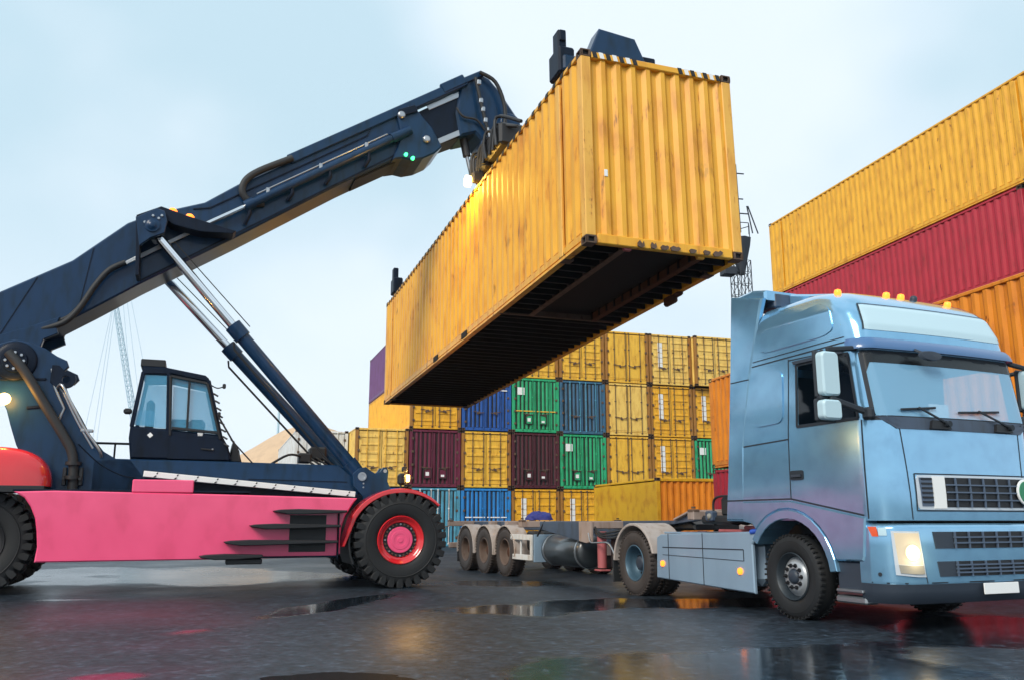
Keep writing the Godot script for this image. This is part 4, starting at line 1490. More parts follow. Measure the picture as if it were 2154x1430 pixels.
		for q in range(1, 14):
			fair.append(rim[q] + (rim[q] - Vector2(0.03, 0.51)).normalized() * 0.008)
		fair.append_array([Vector2(0.83, 0.72), Vector2(1.22, 0.73), Vector2(1.245, 0.78), Vector2(1.30, 1.205), Vector2(0.12, 1.41), Vector2(-0.82, 1.415)])
		s = st()
		prism(s, fair, zo - 0.25 if sg > 0 else zo - 0.02, zo + 0.022 if sg > 0 else zo + 0.25, 0.018)
		obj("step_fairing", s, M.truck_paint, t)
		s = st()
		box(s, Vector3(1.0, 0.56, zo - 0.15 if sg > 0 else zo + 0.15), Vector3(0.46, 0.32, 0.25), 0.02)
		obj("step_box", s, M.dark_plastic, t)
		s = st()
		box(s, Vector3(0.98, 0.40, zo - 0.10 if sg > 0 else zo + 0.10), Vector3(0.40, 0.035, 0.24), 0.01)
		box(s, Vector3(0.95, 0.30, zo - 0.12 if sg > 0 else zo + 0.12), Vector3(0.46, 0.08, 0.20), 0.02)
		obj("step", s, M.pipe_steel, t)
		# rear mudguard
		rim = []
		inner = []
		for q in 15:
			var a := deg_to_rad(178.0 - q * 11.6)
			rim.append(Vector2(-3.70 + 0.63 * cos(a), 0.5 + 0.63 * sin(a)))
			inner.append(Vector2(-3.70 + 0.585 * cos(a), 0.5 + 0.585 * sin(a)))
		inner.reverse()
		rim.append_array(inner)
		s = st()
		prism(s, rim, zo - 0.62 if sg > 0 else zo, zo - 0.01 if sg > 0 else zo + 0.62, 0.01)
		obj("mudguard", s, M.mudguard, t)
		s = st()
		box(s, Vector3(-4.36, 0.42, zo - 0.3 * sg), Vector3(0.03, 0.5, 0.55), 0.005)
		obj("mud_flap", s, M.black_rubber, t)
		# side skirt
		s = st()
		prism(s, [Vector2(-3.02, 0.92), Vector2(-2.92, 0.96), Vector2(-0.66, 1.03), Vector2(-0.60, 1.0), Vector2(-0.74, 0.86), Vector2(-0.735, 0.24), Vector2(-3.05, 0.31)], zo - 0.10 if sg > 0 else zo + 0.04, zo - 0.04 if sg > 0 else zo + 0.10, 0.015)
		var sk := obj("side_skirt", s, M.skirt_paint, t)
		if sg > 0:
			for q in [[-2.70, 0.31, -2.70, 0.97, 0.012], [-1.83, 0.28, -1.83, 0.99, 0.012], [-2.86, 0.77, -0.92, 0.79, 0.014], [-2.86, 0.66, -0.92, 0.645, 0.008], [-0.92, 0.79, -0.92, 0.645, 0.012]]:
				s = st()
				beam(s, Vector3(q[0], q[1], -0.038), Vector3(q[2], q[3], -0.038), 0.006, q[4], 0.0, Vector3.RIGHT if q[0] == q[2] else Vector3.UP)
				obj("panel_gap", s, M.panel_gap, sk)
			for q in [[-2.86, 0.53], [-1.00, 0.51]]:
				s = st()
				lathe(s, [Vector2(-0.005, 0.045), Vector2(0.02, 0.042), Vector2(0.03, 0.0)], Transform3D(Basis.IDENTITY, Vector3(q[0], q[1], -0.035)), 14)
				obj("marker_lamp", s, M.lamp_amber, sk)
	# ---- frame and deck behind the cab
	for z in [-0.85, -1.65]:
		s = st()
		box(s, Vector3(-2.2, 0.82, z), Vector3(5.2, 0.26, 0.08), 0.01)
		obj("frame_rail", s, M.black_steel, t)
	s = st()
	box(s, Vector3(-1.8, 0.985, -1.25), Vector3(2.2, 0.03, 2.3), 0.008)
	obj("deck", s, M.skirt_paint, t)
	s = st()
	prism(s, [Vector2(-0.55, 0.0), Vector2(-0.5, 0.1), Vector2(0.3, 0.12), Vector2(0.5, 0.05), Vector2(0.5, -0.04), Vector2(-0.55, -0.06)], -0.45, 0.45, 0.03, Transform3D(Basis.IDENTITY, Vector3(-3.6, 1.06, -1.25)))
	obj("coupling_plate", s, M.black_steel, t)
	s = st()
	box(s, Vector3(-1.42, 1.36, -0.6), Vector3(0.5, 0.28, 0.7), 0.04)
	box(s, Vector3(-1.62, 1.18, -0.35), Vector3(0.7, 0.12, 0.45), 0.03)
	tube(s, curve([Vector3(-1.75, 1.1, -0.22), Vector3(-1.78, 1.4, -0.22), Vector3(-1.65, 1.5, -0.22), Vector3(-1.25, 1.5, -0.24)]), 0.018, 6)
	for q in 4:
		tube(s, curve([Vector3(-1.3, 1.3 - q * 0.05, -0.5 - q * 0.15), Vector3(-1.6, 1.12, -0.5 - q * 0.15), Vector3(-2.1, 1.22, -0.6 - q * 0.1), Vector3(-2.5, 1.15, -0.9)]), 0.022, 6)
	obj("air_lines", s, M.black_rubber, t)
	s = st()
	box(s, Vector3(-1.70, 1.23, -0.12), Vector3(0.16, 0.14, 0.12), 0.02)
	var wl := obj("work_lamp", s, M.chassis_blue, t)
	s = st()
	lathe(s, [Vector2(0.0, 0.04), Vector2(0.02, 0.036), Vector2(0.03, 0.0)], Transform3D(Basis.IDENTITY, Vector3(-1.66, 1.23, -0.06)), 12)
	obj("lamp_lens", s, M.lens_clear, wl)
	s = st()
	box(s, Vector3(-1.15, 1.07, -0.8), Vector3(0.3, 0.06, 0.9), 0.02)
	box(s, Vector3(-1.35, 1.03, -0.3), Vector3(0.5, 0.04, 0.3), 0.01)
	obj("red_bracket", s, M.pink_red, t)
	s = st()
	for q in 3:
		cyl(s, Vector3(-0.75 + q * 0.04, 1.02 + 0.05 * q, -0.05 - q * 0.08), Vector3(-0.45, 1.06, -0.05 - q * 0.08), 0.035, -1, 8)
	obj("hoses", s, M.hose_blue, t)
	s = st()
	box(s, Vector3(0.1, 0.83, -1.25), Vector3(1.8, 0.66, 1.5), 0.05)
	box(s, Vector3(-0.1, 0.5, -1.25), Vector3(0.2, 0.2, 1.9), 0.03)
	obj("engine", s, M.black_steel, t)
	s = st()
	cyl(s, Vector3(-3.7, 0.5, -0.4), Vector3(-3.7, 0.5, -2.1), 0.12)
	obj("axle", s, M.black_steel, t)
	for sg in [1.0, -1.0]:
		s = st()
		var zz := -0.55 if sg > 0 else -1.95
		box(s, Vector3(-1.9, 0.62, zz), Vector3(2.1, 0.62, 0.62), 0.1)
		obj("fuel_tank", s, M.skirt_paint, t)
	# ---- mirrors
	for sg in [1.0, -1.0]:
		var mz := func(z: float) -> float: return z if sg > 0 else -2.5 - z
		s = st()
		prism(s, round_rect(0.25, 0.50, 0.055), -0.06, 0.06, 0.02, Transform3D(Basis(Vector3.FORWARD, Vector3.UP, Vector3.RIGHT), Vector3(1.30, 2.78, mz.call(0.40))))
		var mi := obj("wing_mirror", s, M.mirror_shell, t)
		s = st()
		prism(s, round_rect(0.27, 0.22, 0.05), -0.06, 0.06, 0.02, Transform3D(Basis(Vector3.FORWARD, Vector3.UP, Vector3.RIGHT), Vector3(1.33, 2.37, mz.call(0.44))))
		obj("lower_mirror", s, M.mirror_shell, mi)
		s = st()
		box(s, Vector3(1.23, 2.78, mz.call(0.40)), Vector3(0.05, 0.54, 0.285), 0.02)
		box(s, Vector3(1.26, 2.37, mz.call(0.44)), Vector3(0.05, 0.255, 0.305), 0.02)
		box(s, Vector3(1.26, 2.51, mz.call(0.42)), Vector3(0.08, 0.06, 0.22), 0.02)
		beam(s, Vector3(1.30, 3.06, mz.call(0.40)), Vector3(1.33, 3.10, mz.call(-0.02)), 0.05, 0.06, 0.015)
		beam(s, Vector3(1.28, 3.04, mz.call(0.44)), Vector3(1.0, 3.0, mz.call(0.30)), 0.05, 0.05, 0.015)
		beam(s, Vector3(1.32, 2.50, mz.call(0.42)), Vector3(1.42, 2.36, mz.call(0.0)), 0.06, 0.07, 0.015)
		box(s, Vector3(1.44, 2.34, mz.call(-0.01)), Vector3(0.14, 0.14, 0.10), 0.03)
		obj("mirror_bracket", s, M.panel_gap, mi)
	# ---- wheels
	wheel(t, "wheel", Vector3(0.02, 0.5, -0.16), 0.5, 0.31, "steer")
	wheel(t, "wheel", Vector3(0.02, 0.5, -2.34), 0.5, 0.31, "steer", -1.0)
	wheel(t, "wheel", Vector3(-3.70, 0.5, -0.17), 0.5, 0.29, "drive")
	wheel(t, "wheel", Vector3(-3.70, 0.5, -0.50), 0.5, 0.29, "drive")
	wheel(t, "wheel", Vector3(-3.70, 0.5, -2.33), 0.5, 0.29, "drive", -1.0)
	wheel(t, "wheel", Vector3(-3.70, 0.5, -2.00), 0.5, 0.29, "drive", -1.0)

# ---------------------------------------------------------------- the empty container trailer
func _trailer() -> void:
	var t := thing("container_trailer", "empty three-axle skeleton trailer with rusty wheels hitched behind the truck", "trailer", TRUCK_AT, TRUCK_TURN)
	var s: SurfaceTool
	for z in [-0.78, -1.72]:
		s = st()
		prism(s, [Vector2(-12.9, 1.0), Vector2(-12.9, 1.14), Vector2(-5.25, 1.16), Vector2(-3.45, 1.17), Vector2(-3.0, 1.30), Vector2(-1.9, 1.31), Vector2(-1.9, 1.20), Vector2(-2.9, 1.17), Vector2(-4.9, 0.98), Vector2(-5.3, 0.72), Vector2(-7.4, 0.78), Vector2(-8.1, 0.95)], z - 0.06, z + 0.06, 0.01)
		obj("main_beam", s, M.chassis_blue, t)
		s = st()
		prism(s, [Vector2(-3.45, 1.172), Vector2(-3.0, 1.302), Vector2(-1.9, 1.312), Vector2(-1.9, 1.335), Vector2(-3.02, 1.325), Vector2(-3.47, 1.195)], z - 0.13, z + 0.13, 0.004)
		prism(s, [Vector2(-3.0, 1.18), Vector2(-1.9, 1.2), Vector2(-1.9, 1.30), Vector2(-2.98, 1.29)], z + 0.061, z + 0.07, 0.002)
		obj("gooseneck", s, M.dusty_steel, t)
	for q in [[-12.75, 2.42], [-9.6, 1.9], [-8.25, 2.42], [-5.25, 2.3], [-2.1, 2.42], [-11.2, 1.4]]:
		s = st()
		box(s, Vector3(q[0], 1.09 if q[0] < -3 else 1.24, -1.25), Vector3(0.16, 0.13, q[1]), 0.012)
		obj("cross_bolster", s, M.dusty_steel, t)
	for q in [[-12.75, 1.15], [-8.25, 1.15], [-2.1, 1.30]]:
		for z in [-0.10, -2.40]:
			s = st()
			box(s, Vector3(q[0], q[1], z), Vector3(0.16, 0.06, 0.12), 0.015)
			cyl(s, Vector3(q[0], q[1] + 0.04, z), Vector3(q[0], q[1] + 0.07, z), 0.035, 0.03, 8)
			obj("twist_lock", s, M.rusty_steel, t)
	# end plate and box beside the landing leg
	s = st()
	prism(s, [Vector2(-5.62, 1.15), Vector2(-5.15, 1.15), Vector2(-5.16, 0.80), Vector2(-5.34, 0.77), Vector2(-5.62, 0.80)], -0.10, -0.05, 0.008)
	obj("end_plate", s, M.dusty_steel, t)
	s = st()
	prism(s, [Vector2(-7.35, 1.145), Vector2(-5.63, 1.15), Vector2(-5.63, 0.80), Vector2(-7.35, 1.0)], -0.14, -0.08, 0.008)
	obj("side_plate", s, M.chassis_blue, t)
	s = st()
	lathe(s, [Vector2(-0.84, 0.0), Vector2(-0.83, 0.22), Vector2(-0.78, 0.295), Vector2(0.74, 0.295), Vector2(0.79, 0.27), Vector2(0.82, 0.2), Vector2(0.83, 0.0)], Transform3D(Basis(Vector3.UP, PI / 2), Vector3(-6.52, 0.60, -0.38)), 28)
	var tank := obj("air_tank", s, M.tank_black, t)
	s = st()
	for x in [-7.2, -5.85]:
		lathe(s, [Vector2(-0.02, 0.295), Vector2(-0.02, 0.308), Vector2(0.02, 0.308), Vector2(0.02, 0.295)], Transform3D(Basis(Vector3.UP, PI / 2), Vector3(x, 0.60, -0.38)), 28)
	obj("strap", s, M.pipe_steel, tank)
	# landing legs
	for z in [-0.18, -2.3]:
		s = st()
		cyl(s, Vector3(-5.0, 0.98, z), Vector3(-5.0, 0.36, z), 0.085, 0.08, 12)
		box(s, Vector3(-5.0, 0.32, z), Vector3(0.24, 0.03, 0.2), 0.008)
		obj("landing_leg", s, M.pink_red, t)
	s = st()
	tube(s, curve([Vector3(-5.25, 0.95, -0.05), Vector3(-5.12, 0.80, -0.02), Vector3(-4.9, 0.79, -0.02), Vector3(-4.5, 0.79, -0.02), Vector3(-4.3, 0.62, -0.02)]), 0.016, 6)
	obj("crank_handle", s, M.pipe_steel, t)
	s = st()
	for q in 3:
		tube(s, curve([Vector3(-5.2, 1.06 - 0.05 * q, -0.15), Vector3(-4.9, 0.95 - 0.03 * q, -0.10), Vector3(-4.6, 0.98 - 0.05 * q, -0.2), Vector3(-4.35, 1.05, -0.4)]), 0.02, 6)
	obj("air_lines", s, M.black_rubber, t)
	s = st()
	box(s, Vector3(-4.65, 0.62, -0.5), Vector3(0.4, 0.55, 0.5), 0.04)
	obj("tool_box", s, M.black_steel, t)
	# side rack in front of the axles
	s = st()
	box(s, Vector3(-8.14, 0.83, -0.03), Vector3(1.06, 0.11, 0.04), 0.006)
	var rack := obj("side_rack", s, M.white_paint, t)
	for q in [[Vector3(-8.14, 0.43, -0.03), Vector3(1.06, 0.11, 0.04)], [Vector3(-7.64, 0.63, -0.03), Vector3(0.07, 0.50, 0.045)], [Vector3(-8.25, 0.63, -0.07), Vector3(0.05, 0.46, 0.03)], [Vector3(-7.52, 0.62, -0.30), Vector3(0.03, 0.54, 0.55)]]:
		s = st()
		box(s, q[0], q[1], 0.006)
		obj("rack_bar", s, M.white_paint if q[1].x > 0.04 else M.skirt_paint, rack)
	s = st()
	box(s, Vector3(-8.1, 0.75, -0.6), Vector3(0.8, 0.4, 0.6), 0.04)
	tube(s, [Vector3(-7.4, 0.86, -0.05), Vector3(-7.16, 1.15, -0.1)], 0.02, 6)
	obj("suspension", s, M.black_steel, t)
	# axles
	for x in [-9.0, -10.22, -11.42]:
		s = st()
		cyl(s, Vector3(x, 0.5, -0.2), Vector3(x, 0.5, -2.3), 0.08)
		box(s, Vector3(x - 0.35, 0.72, -0.9), Vector3(0.5, 0.3, 0.2), 0.04)
		box(s, Vector3(x - 0.35, 0.72, -1.6), Vector3(0.5, 0.3, 0.2), 0.04)
		obj("axle", s, M.black_steel, t)
		wheel(t, "wheel", Vector3(x, 0.5, -0.16), 0.5, 0.32, "trailer")
		wheel(t, "wheel", Vector3(x, 0.5, -2.34), 0.5, 0.32, "trailer", -1.0)
		for sg in [1.0, -1.0]:
			var rim := []
			var inner := []
			for q in 15:
				var a := deg_to_rad(188.0 - q * 14.0)
				rim.append(Vector2(x + 0.575 * cos(a), 0.5 + 0.575 * sin(a)))
				inner.append(Vector2(x + 0.54 * cos(a), 0.5 + 0.54 * sin(a)))
			inner.reverse()
			rim.append_array(inner)
			s = st()
			prism(s, rim, -0.36 if sg > 0 else -2.5, 0.0 if sg > 0 else -2.14, 0.008)
			obj("mudguard", s, M.mudguard, t)
	s = st()
	box(s, Vector3(-12.85, 0.55, -1.25), Vector3(0.1, 0.14, 2.3), 0.02)
	for z in [-0.5, -2.0]:
		box(s, Vector3(-12.85, 0.78, z), Vector3(0.08, 0.4, 0.08), 0.01)
	obj("rear_bumper", s, M.dusty_steel, t)
	s = st()
	box(s, Vector3(-12.02, 0.5, -0.2), Vector3(0.02, 0.62, 0.34))
	obj("mud_flap", s, M.black_rubber, t)
	# a crumpled tarpaulin lying on the frame
	var n := FastNoiseLite.new()
	n.seed = 2
	n.frequency = 3.2
	var rows := []
	for j in 11:
		var row := []
		for i in 25:
			var a := TAU * i / 24
			var e := PI * 0.5 * j / 10.0
			var p := Vector3(cos(a) * cos(e) * 0.30, sin(e) * 0.19, sin(a) * cos(e) * 0.26)
			row.append(p * (1.0 + 0.45 * n.get_noise_3dv(p)) + Vector3(0, 0.02, 0))
		rows.append(row)
	s = st()
	sheet(s, rows, Vector3(-1, 1, 0))
	var at := t.to_global(Vector3(-9.6, 1.155, -1.1))
	var o := obj("tarpaulin", s, M.tarp, self)
	o.position = at
	tag(o, "crumpled blue and purple tarpaulin lying on the empty trailer frame", "tarpaulin")

# ---------------------------------------------------------------- the reach stacker
const STACK_AT := Vector3(-1.96, 0, -15.8)
const STACK_TURN := 0.34907

func v2(a: Array) -> Array:
	var o := []
	for i in range(0, a.size(), 2):
		o.append(Vector2(a[i], a[i + 1]))
	return o

func big_wheel(under: Node3D, at: Vector3, R: float, wide: float, rim: bool, side := 1.0) -> void:
	var g := group_part("wheel", under)
	g.position = at
	if side < 0.0:
		g.rotation.y = PI
	var h := wide * 0.5
	put("tyre", cached("bigtyre", func(s):
		lathe(s, [Vector2(-h, R * 0.5), Vector2(-h * 1.02, R * 0.7), Vector2(-h * 0.98, R * 0.86), Vector2(-h * 0.8, R * 0.93), Vector2(h * 0.8, R * 0.93), Vector2(h * 0.98, R * 0.86), Vector2(h * 1.03, R * 0.72), Vector2(h * 0.97, R * 0.58), Vector2(h * 0.86, R * 0.50), Vector2(h * 0.7, R * 0.49)], Transform3D.IDENTITY, 56)
		lathe(s, [Vector2(h * 1.02, R * 0.755), Vector2(h * 1.045, R * 0.77), Vector2(h * 1.01, R * 0.785)], Transform3D.IDENTITY, 56)
		for k in 30:
			for e in [-1.0, 1.0]:
				var a: float = TAU * (k + (0.5 if e > 0 else 0.0)) / 30
				var lug := [Vector2(R * 0.80, -0.045), Vector2(R * 0.90, -0.06), Vector2(R * 0.985, -0.055), Vector2(R, -0.04), Vector2(R, 0.04), Vector2(R * 0.985, 0.055), Vector2(R * 0.90, 0.06), Vector2(R * 0.80, 0.04)]
				var z0: float = 0.02 * e
				var z1: float = h * 1.0 * e
				prism(s, lug, minf(z0, z1), maxf(z0, z1), 0.012, Transform3D(Basis(Vector3.BACK, a), Vector3.ZERO))), M.tyre, g)
	put("rim", cached("bigrim", func(s):
		lathe(s, [Vector2(h * 0.86, R * 0.515), Vector2(h * 0.93, R * 0.495), Vector2(h * 0.86, R * 0.46), Vector2(h * 0.72, R * 0.44), Vector2(h * 0.70, R * 0.38), Vector2(h * 0.55, R * 0.36)], Transform3D.IDENTITY, 48)), M.bright_red if rim else M.black_steel, g)
	put("rim_ring", cached("bigring", func(s):
		lathe(s, [Vector2(h * 0.55, R * 0.375), Vector2(h * 0.55, R * 0.25), Vector2(h * 0.4, R * 0.24)], Transform3D.IDENTITY, 48)), M.black_steel, g)
	put("hub", cached("bighub", func(s):
		lathe(s, [Vector2(h * 0.4, R * 0.28), Vector2(h * 0.66, R * 0.275), Vector2(h * 0.69, R * 0.265), Vector2(h * 0.69, R * 0.20), Vector2(h * 0.72, R * 0.195), Vector2(h * 0.72, R * 0.13), Vector2(h * 0.70, R * 0.125), Vector2(h * 0.70, R * 0.06), Vector2(h * 0.74, R * 0.055), Vector2(h * 0.74, 0.0)], Transform3D.IDENTITY, 40, false)), M.red_panel if rim else M.black_steel, g)
	if rim:
		var nut := cached("bignut", func(s):
			cyl(s, Vector3.ZERO, Vector3(0, 0, 0.05), 0.016, 0.014, 6)
			box(s, Vector3(0, 0, 0.012), Vector3(0.03, 0.026, 0.024), 0.004))
		for k in 24:
			var a := TAU * k / 24
			put("wheel_nut", nut, M.pipe_steel if k % 3 == 0 else M.rusty_steel, g, Transform3D(Basis(Vector3.BACK, a), Vector3(cos(a), sin(a), 0) * R * 0.33 + Vector3(0, 0, h * 0.55)))

func _reach_stacker() -> void:
	var t := thing("reach_stacker", "red and navy reach stacker with its boom raised, holding the yellow container", "reach stacker", STACK_AT, STACK_TURN)
	var s: SurfaceTool
	var R := 0.83
	# ---- wheels
	for q in [[0.0, -0.27, 1.0], [0.0, -0.86, 1.0], [0.0, -3.14, -1.0], [0.0, -3.73, -1.0]]:
		big_wheel(t, Vector3(q[0], R, q[1]), R, 0.52, q[1] > -0.5, q[2])
	for q in [[-6.74, -0.98, 1.0], [-6.74, -3.02, -1.0]]:
		big_wheel(t, Vector3(q[0], R, q[1]), R, 0.52, false, q[2])
	s = st()
	box(s, Vector3(0, 0.83, -2.0), Vector3(0.6, 0.6, 1.8), 0.1)
	obj("axle_housing", s, M.black_steel, t)
	s = st()
	box(s, Vector3(-6.74, 0.83, -2.0), Vector3(0.4, 0.4, 2.0), 0.08)
	obj("axle_housing", s, M.black_steel, t)
	# ---- red side panels
	var panel := v2([-6.18, 1.615, -6.02, 1.52, -5.92, 1.38, -5.84, 1.2, -5.80, 1.0, -5.77, 0.76, -5.79, 0.525, -3.5, 0.53, -1.17, 0.545, -1.045, 0.60, -1.06, 0.85, -1.04, 1.06, -0.98, 1.25, -0.86, 1.45, -0.78, 1.555, -3.0, 1.60, -5.6, 1.635])
	for sg in [1.0, -1.0]:
		s = st()
		prism(s, panel, -0.34 if sg > 0 else -3.85, -0.15 if sg > 0 else -3.66, 0.02)
		obj("side_panel", s, M.red_panel, t)
		var arc := []
		var arc2 := []
		for k in 17:
			var a := deg_to_rad(150.0 - k * 6.6)
			var tap := 1.0 - clampf((k - 9) / 8.0, 0.0, 1.0) * 0.55
			arc.append(Vector2(1.005 * cos(a), 0.77 + 0.965 * sin(a)))
			arc2.append(Vector2((1.005 - 0.085 * tap) * cos(a), 0.77 + (0.965 - 0.085 * tap) * sin(a)))
		arc.push_front(Vector2(-1.03, 0.72))
		arc2.push_front(Vector2(-0.985, 0.72))
		arc2.reverse()
		arc.append_array(arc2)
		s = st()
		prism(s, arc, -0.52 if sg > 0 else -3.98, -0.05 if sg > 0 else -3.5, 0.012)
		obj("fender", s, M.bright_red, t)
		arc = []
		arc2 = []
		for k in 17:
			var a := deg_to_rad(205.0 - k * 10.2)
			arc.append(Vector2(0.925 * cos(a), 0.80 + 0.905 * sin(a)))
			arc2.append(Vector2(0.89 * cos(a), 0.80 + 0.87 * sin(a)))
		arc2.reverse()
		arc.append_array(arc2)
		s = st()
		prism(s, arc, -1.2 if sg > 0 else -3.94, -0.08 if sg > 0 else -2.8, 0.008)
		obj("fender_liner", s, M.black_rubber, t)
	s = st()
	box(s, Vector3(-4.0, 1.725, -0.36), Vector3(0.95, 0.21, 0.42), 0.015)
	obj("red_box", s, M.red_panel, t)
	s = st()
	box(s, Vector3(-4.4, 1.642, -0.62), Vector3(3.6, 0.03, 0.9), 0.005)
	obj("side_tank", s, M.dark_navy, t)
	s = st()
	box(s, Vector3(-3.5, 1.0, -0.75), Vector3(4.6, 0.9, 0.78), 0.04)
	obj("side_tank", s, M.dark_navy, t)
	# dark recess with the ladder steps
	s = st()
	box(s, Vector3(-1.62, 0.95, -0.145), Vector3(0.62, 0.62, 0.012), 0.002)
	obj("step_backing", s, M.black_steel, t)
	for q in [[-2.23, -1.0, 1.32], [-2.60, -1.10, 1.075], [-3.0, -1.14, 0.81], [-3.37, -2.37, 0.585]]:
		s = st()
		prism(s, v2([q[0], q[2] + 0.012, q[0] + 0.10, q[2] + 0.03, q[0] + 0.40, q[2] + 0.042, q[1], q[2] + 0.022, q[1], q[2] - 0.02, q[0] + 0.62, q[2] - 0.045, q[0] + 0.25, q[2] - 0.05, q[0] + 0.03, q[2] - 0.015]), -0.16, 0.16, 0.012)
		obj("step", s, M.black_steel, t)
	s = st()
	box(s, Vector3(-2.66, 0.50, -0.05), Vector3(0.58, 0.09, 0.24), 0.015)
	obj("step_bracket", s, M.black_steel, t)
	s = st()
	box(s, Vector3(-1.10, 0.9, -0.12), Vector3(0.03, 0.78, 0.05), 0.008)
	obj("step_rail", s, M.dark_navy, t)
	s = st()
	box(s, Vector3(-1.9, 0.56, -0.13), Vector3(1.6, 0.03, 0.05), 0.006)
	obj("step_rail", s, M.dark_navy, t)
	# ---- navy frame: lower beam and tower plates
	s = st()
	prism(s, v2([-5.2, 1.45, -0.62, 1.45, -0.55, 1.75, -0.72, 2.0, -0.95, 2.19, -2.8, 2.215, -4.85, 2.225, -5.2, 2.2]), -2.80, -1.20, 0.02)
	obj("frame_beam", s, M.navy, t)
	for z in [-1.30, -2.86]:
		s = st()
		prism(s, v2([-5.86, 1.46, -4.6, 1.46, -4.2, 1.72, -4.6, 2.224, -4.84, 2.226, -5.02, 2.33, -5.17, 2.44, -5.45, 2.78, -5.61, 3.06, -5.85, 3.45, -5.96, 3.70, -5.80, 3.70, -5.72, 3.80, -5.76, 3.90, -5.92, 3.97, -6.11, 4.09, -6.35, 4.18, -6.6, 4.22, -6.85, 4.12, -6.98, 3.9, -6.95, 3.6, -6.75, 3.3, -6.60, 3.0, -6.52, 2.75, -6.40, 2.42, -6.22, 2.1, -6.05, 1.75]), z, z + 0.10, 0.015)
		obj("tower_plate", s, M.navy, t)
	s = st()
	prism(s, v2([-5.7, 1.9, -5.2, 2.3, -5.6, 2.9, -5.95, 3.55, -6.3, 3.7, -6.45, 3.0, -6.2, 2.2]), -2.76, -1.30, 0.02)
	obj("tower_web", s, M.dark_navy, t)
	# raised edge plate along the curve of the tower, and the seam that runs into the beam
	s = st()
	tube(s, curve([Vector3(-5.45, 2.46, -1.195), Vector3(-5.1, 2.14, -1.195), Vector3(-4.75, 1.95, -1.195), Vector3(-4.5, 1.90, -1.195)]), 0.012, 5)
	obj("weld_seam", s, M.dark_navy, t)
	s = st()
	beam(s, Vector3(-2.6, 1.905, -1.196), Vector3(-0.8, 1.88, -1.196), 0.012, 0.016)
	obj("weld_seam", s, M.dark_navy, t)
	s = st()
	beam(s, Vector3(-6.3, 3.05, -1.19), Vector3(-5.98, 3.10, -1.19), 0.03, 0.05, 0.008)
	obj("stiffener", s, M.dark_navy, t)
	s = st()
	beam(s, Vector3(-6.78, 3.52, -1.19), Vector3(-6.05, 3.56, -1.19), 0.03, 0.04, 0.008)
	obj("stiffener", s, M.dark_navy, t)
	# lifting eye
	for z in [-1.14]:
		s = st()
		lathe(s, [Vector2(-0.03, 0.068), Vector2(-0.03, 0.15), Vector2(0.03, 0.15), Vector2(0.03, 0.068), Vector2(-0.03, 0.068)], Transform3D(Basis.IDENTITY, Vector3(-5.73, 3.56, z)), 24, false)
		prism(s, v2([-5.97, 3.80, -5.86, 3.80, -5.76, 3.70, -5.80, 3.64, -5.815, 3.56, -5.80, 3.46, -5.88, 3.42, -5.98, 3.5]), z - 0.028, z + 0.028, 0.006)
		obj("lifting_eye", s, M.dark_navy, t)
	# ---- the pivot of the boom
	s = st()
	lathe(s, [Vector2(-0.12, 0.34), Vector2(0.02, 0.34), Vector2(0.05, 0.31), Vector2(0.05, 0.20), Vector2(0.09, 0.19), Vector2(0.09, 0.0)], Transform3D(Basis.IDENTITY, Vector3(-6.55, 3.84, -1.19)), 32)
	var pv := obj("pivot_pin", s, M.dark_navy, t)
	for k in 8:
		var a := TAU * k / 8
		put("bolt", cached("bolt", func(q): cyl(q, Vector3.ZERO, Vector3(0, 0, 0.03), 0.026, 0.024, 6)), M.pipe_steel, pv, Transform3D(Basis.IDENTITY, Vector3(-6.55 + 0.14 * cos(a), 3.84 + 0.14 * sin(a), -1.105)))
	# ---- hoses and rails on the tower
	s = st()
	tube(s, curve([Vector3(-6.66, 3.98, -1.12), Vector3(-6.38, 3.66, -1.08), Vector3(-5.98, 3.05, -1.08), Vector3(-5.66, 2.56, -1.08), Vector3(-5.52, 2.30, -1.08), Vector3(-5.47, 2.0, -1.08), Vector3(-5.46, 1.66, -1.08)]), 0.082, 12)
	var eh := obj("hydraulic_hose", s, M.black_rubber, t)
	s = st()
	for y in [2.12, 1.88]:
		lathe(s, [Vector2(-0.03, 0.105), Vector2(-0.03, 0.13), Vector2(0.03, 0.13), Vector2(0.03, 0.105)], Transform3D(Basis(Vector3.RIGHT, PI / 2), Vector3(-5.48, y, -1.08)), 16)
	for x in [-5.60, -5.35]:
		cyl(s, Vector3(x, 1.86, -1.0), Vector3(x, 1.86, -0.96), 0.024, -1, 8)
		box(s, Vector3(x, 1.9, -1.1), Vector3(0.06, 0.3, 0.1), 0.01)
	obj("hose_clamp", s, M.black_steel, eh)
	s = st()
	tube(s, curve([Vector3(-5.88, 3.38, -1.17), Vector3(-5.78, 3.45, -1.05), Vector3(-5.58, 3.10, -1.02), Vector3(-5.36, 2.72, -1.02), Vector3(-5.10, 2.36, -1.02), Vector3(-5.06, 2.24, -1.1)]), 0.024, 6)
	obj("hand_rail", s, M.pipe_steel, t)
	s = st()
	tube(s, curve([Vector3(-5.74, 3.32, -1.05), Vector3(-5.5, 2.86, -1.04), Vector3(-5.2, 2.38, -1.04)]), 0.02, 6)
	obj("hand_rail", s, M.pipe_steel, t)
	s = st()
	box(s, Vector3(-5.32, 2.68, -1.06), Vector3(0.20, 0.05, 0.1), 0.01)
	obj("hand_rail", s, M.pipe_steel, t)
	s = st()
	tube(s, [Vector3(-5.98, 3.74, -1.17), Vector3(-5.90, 3.42, -1.14), Vector3(-5.72, 3.06, -1.14), Vector3(-5.79, 2.84, -1.17)], 0.022, 6)
	obj("hand_rail", s, M.pipe_steel, t)
	s = st()
	tube(s, [Vector3(-5.34, 2.62, -2.9), Vector3(-4.2, 2.62, -2.9)], 0.025, 6)
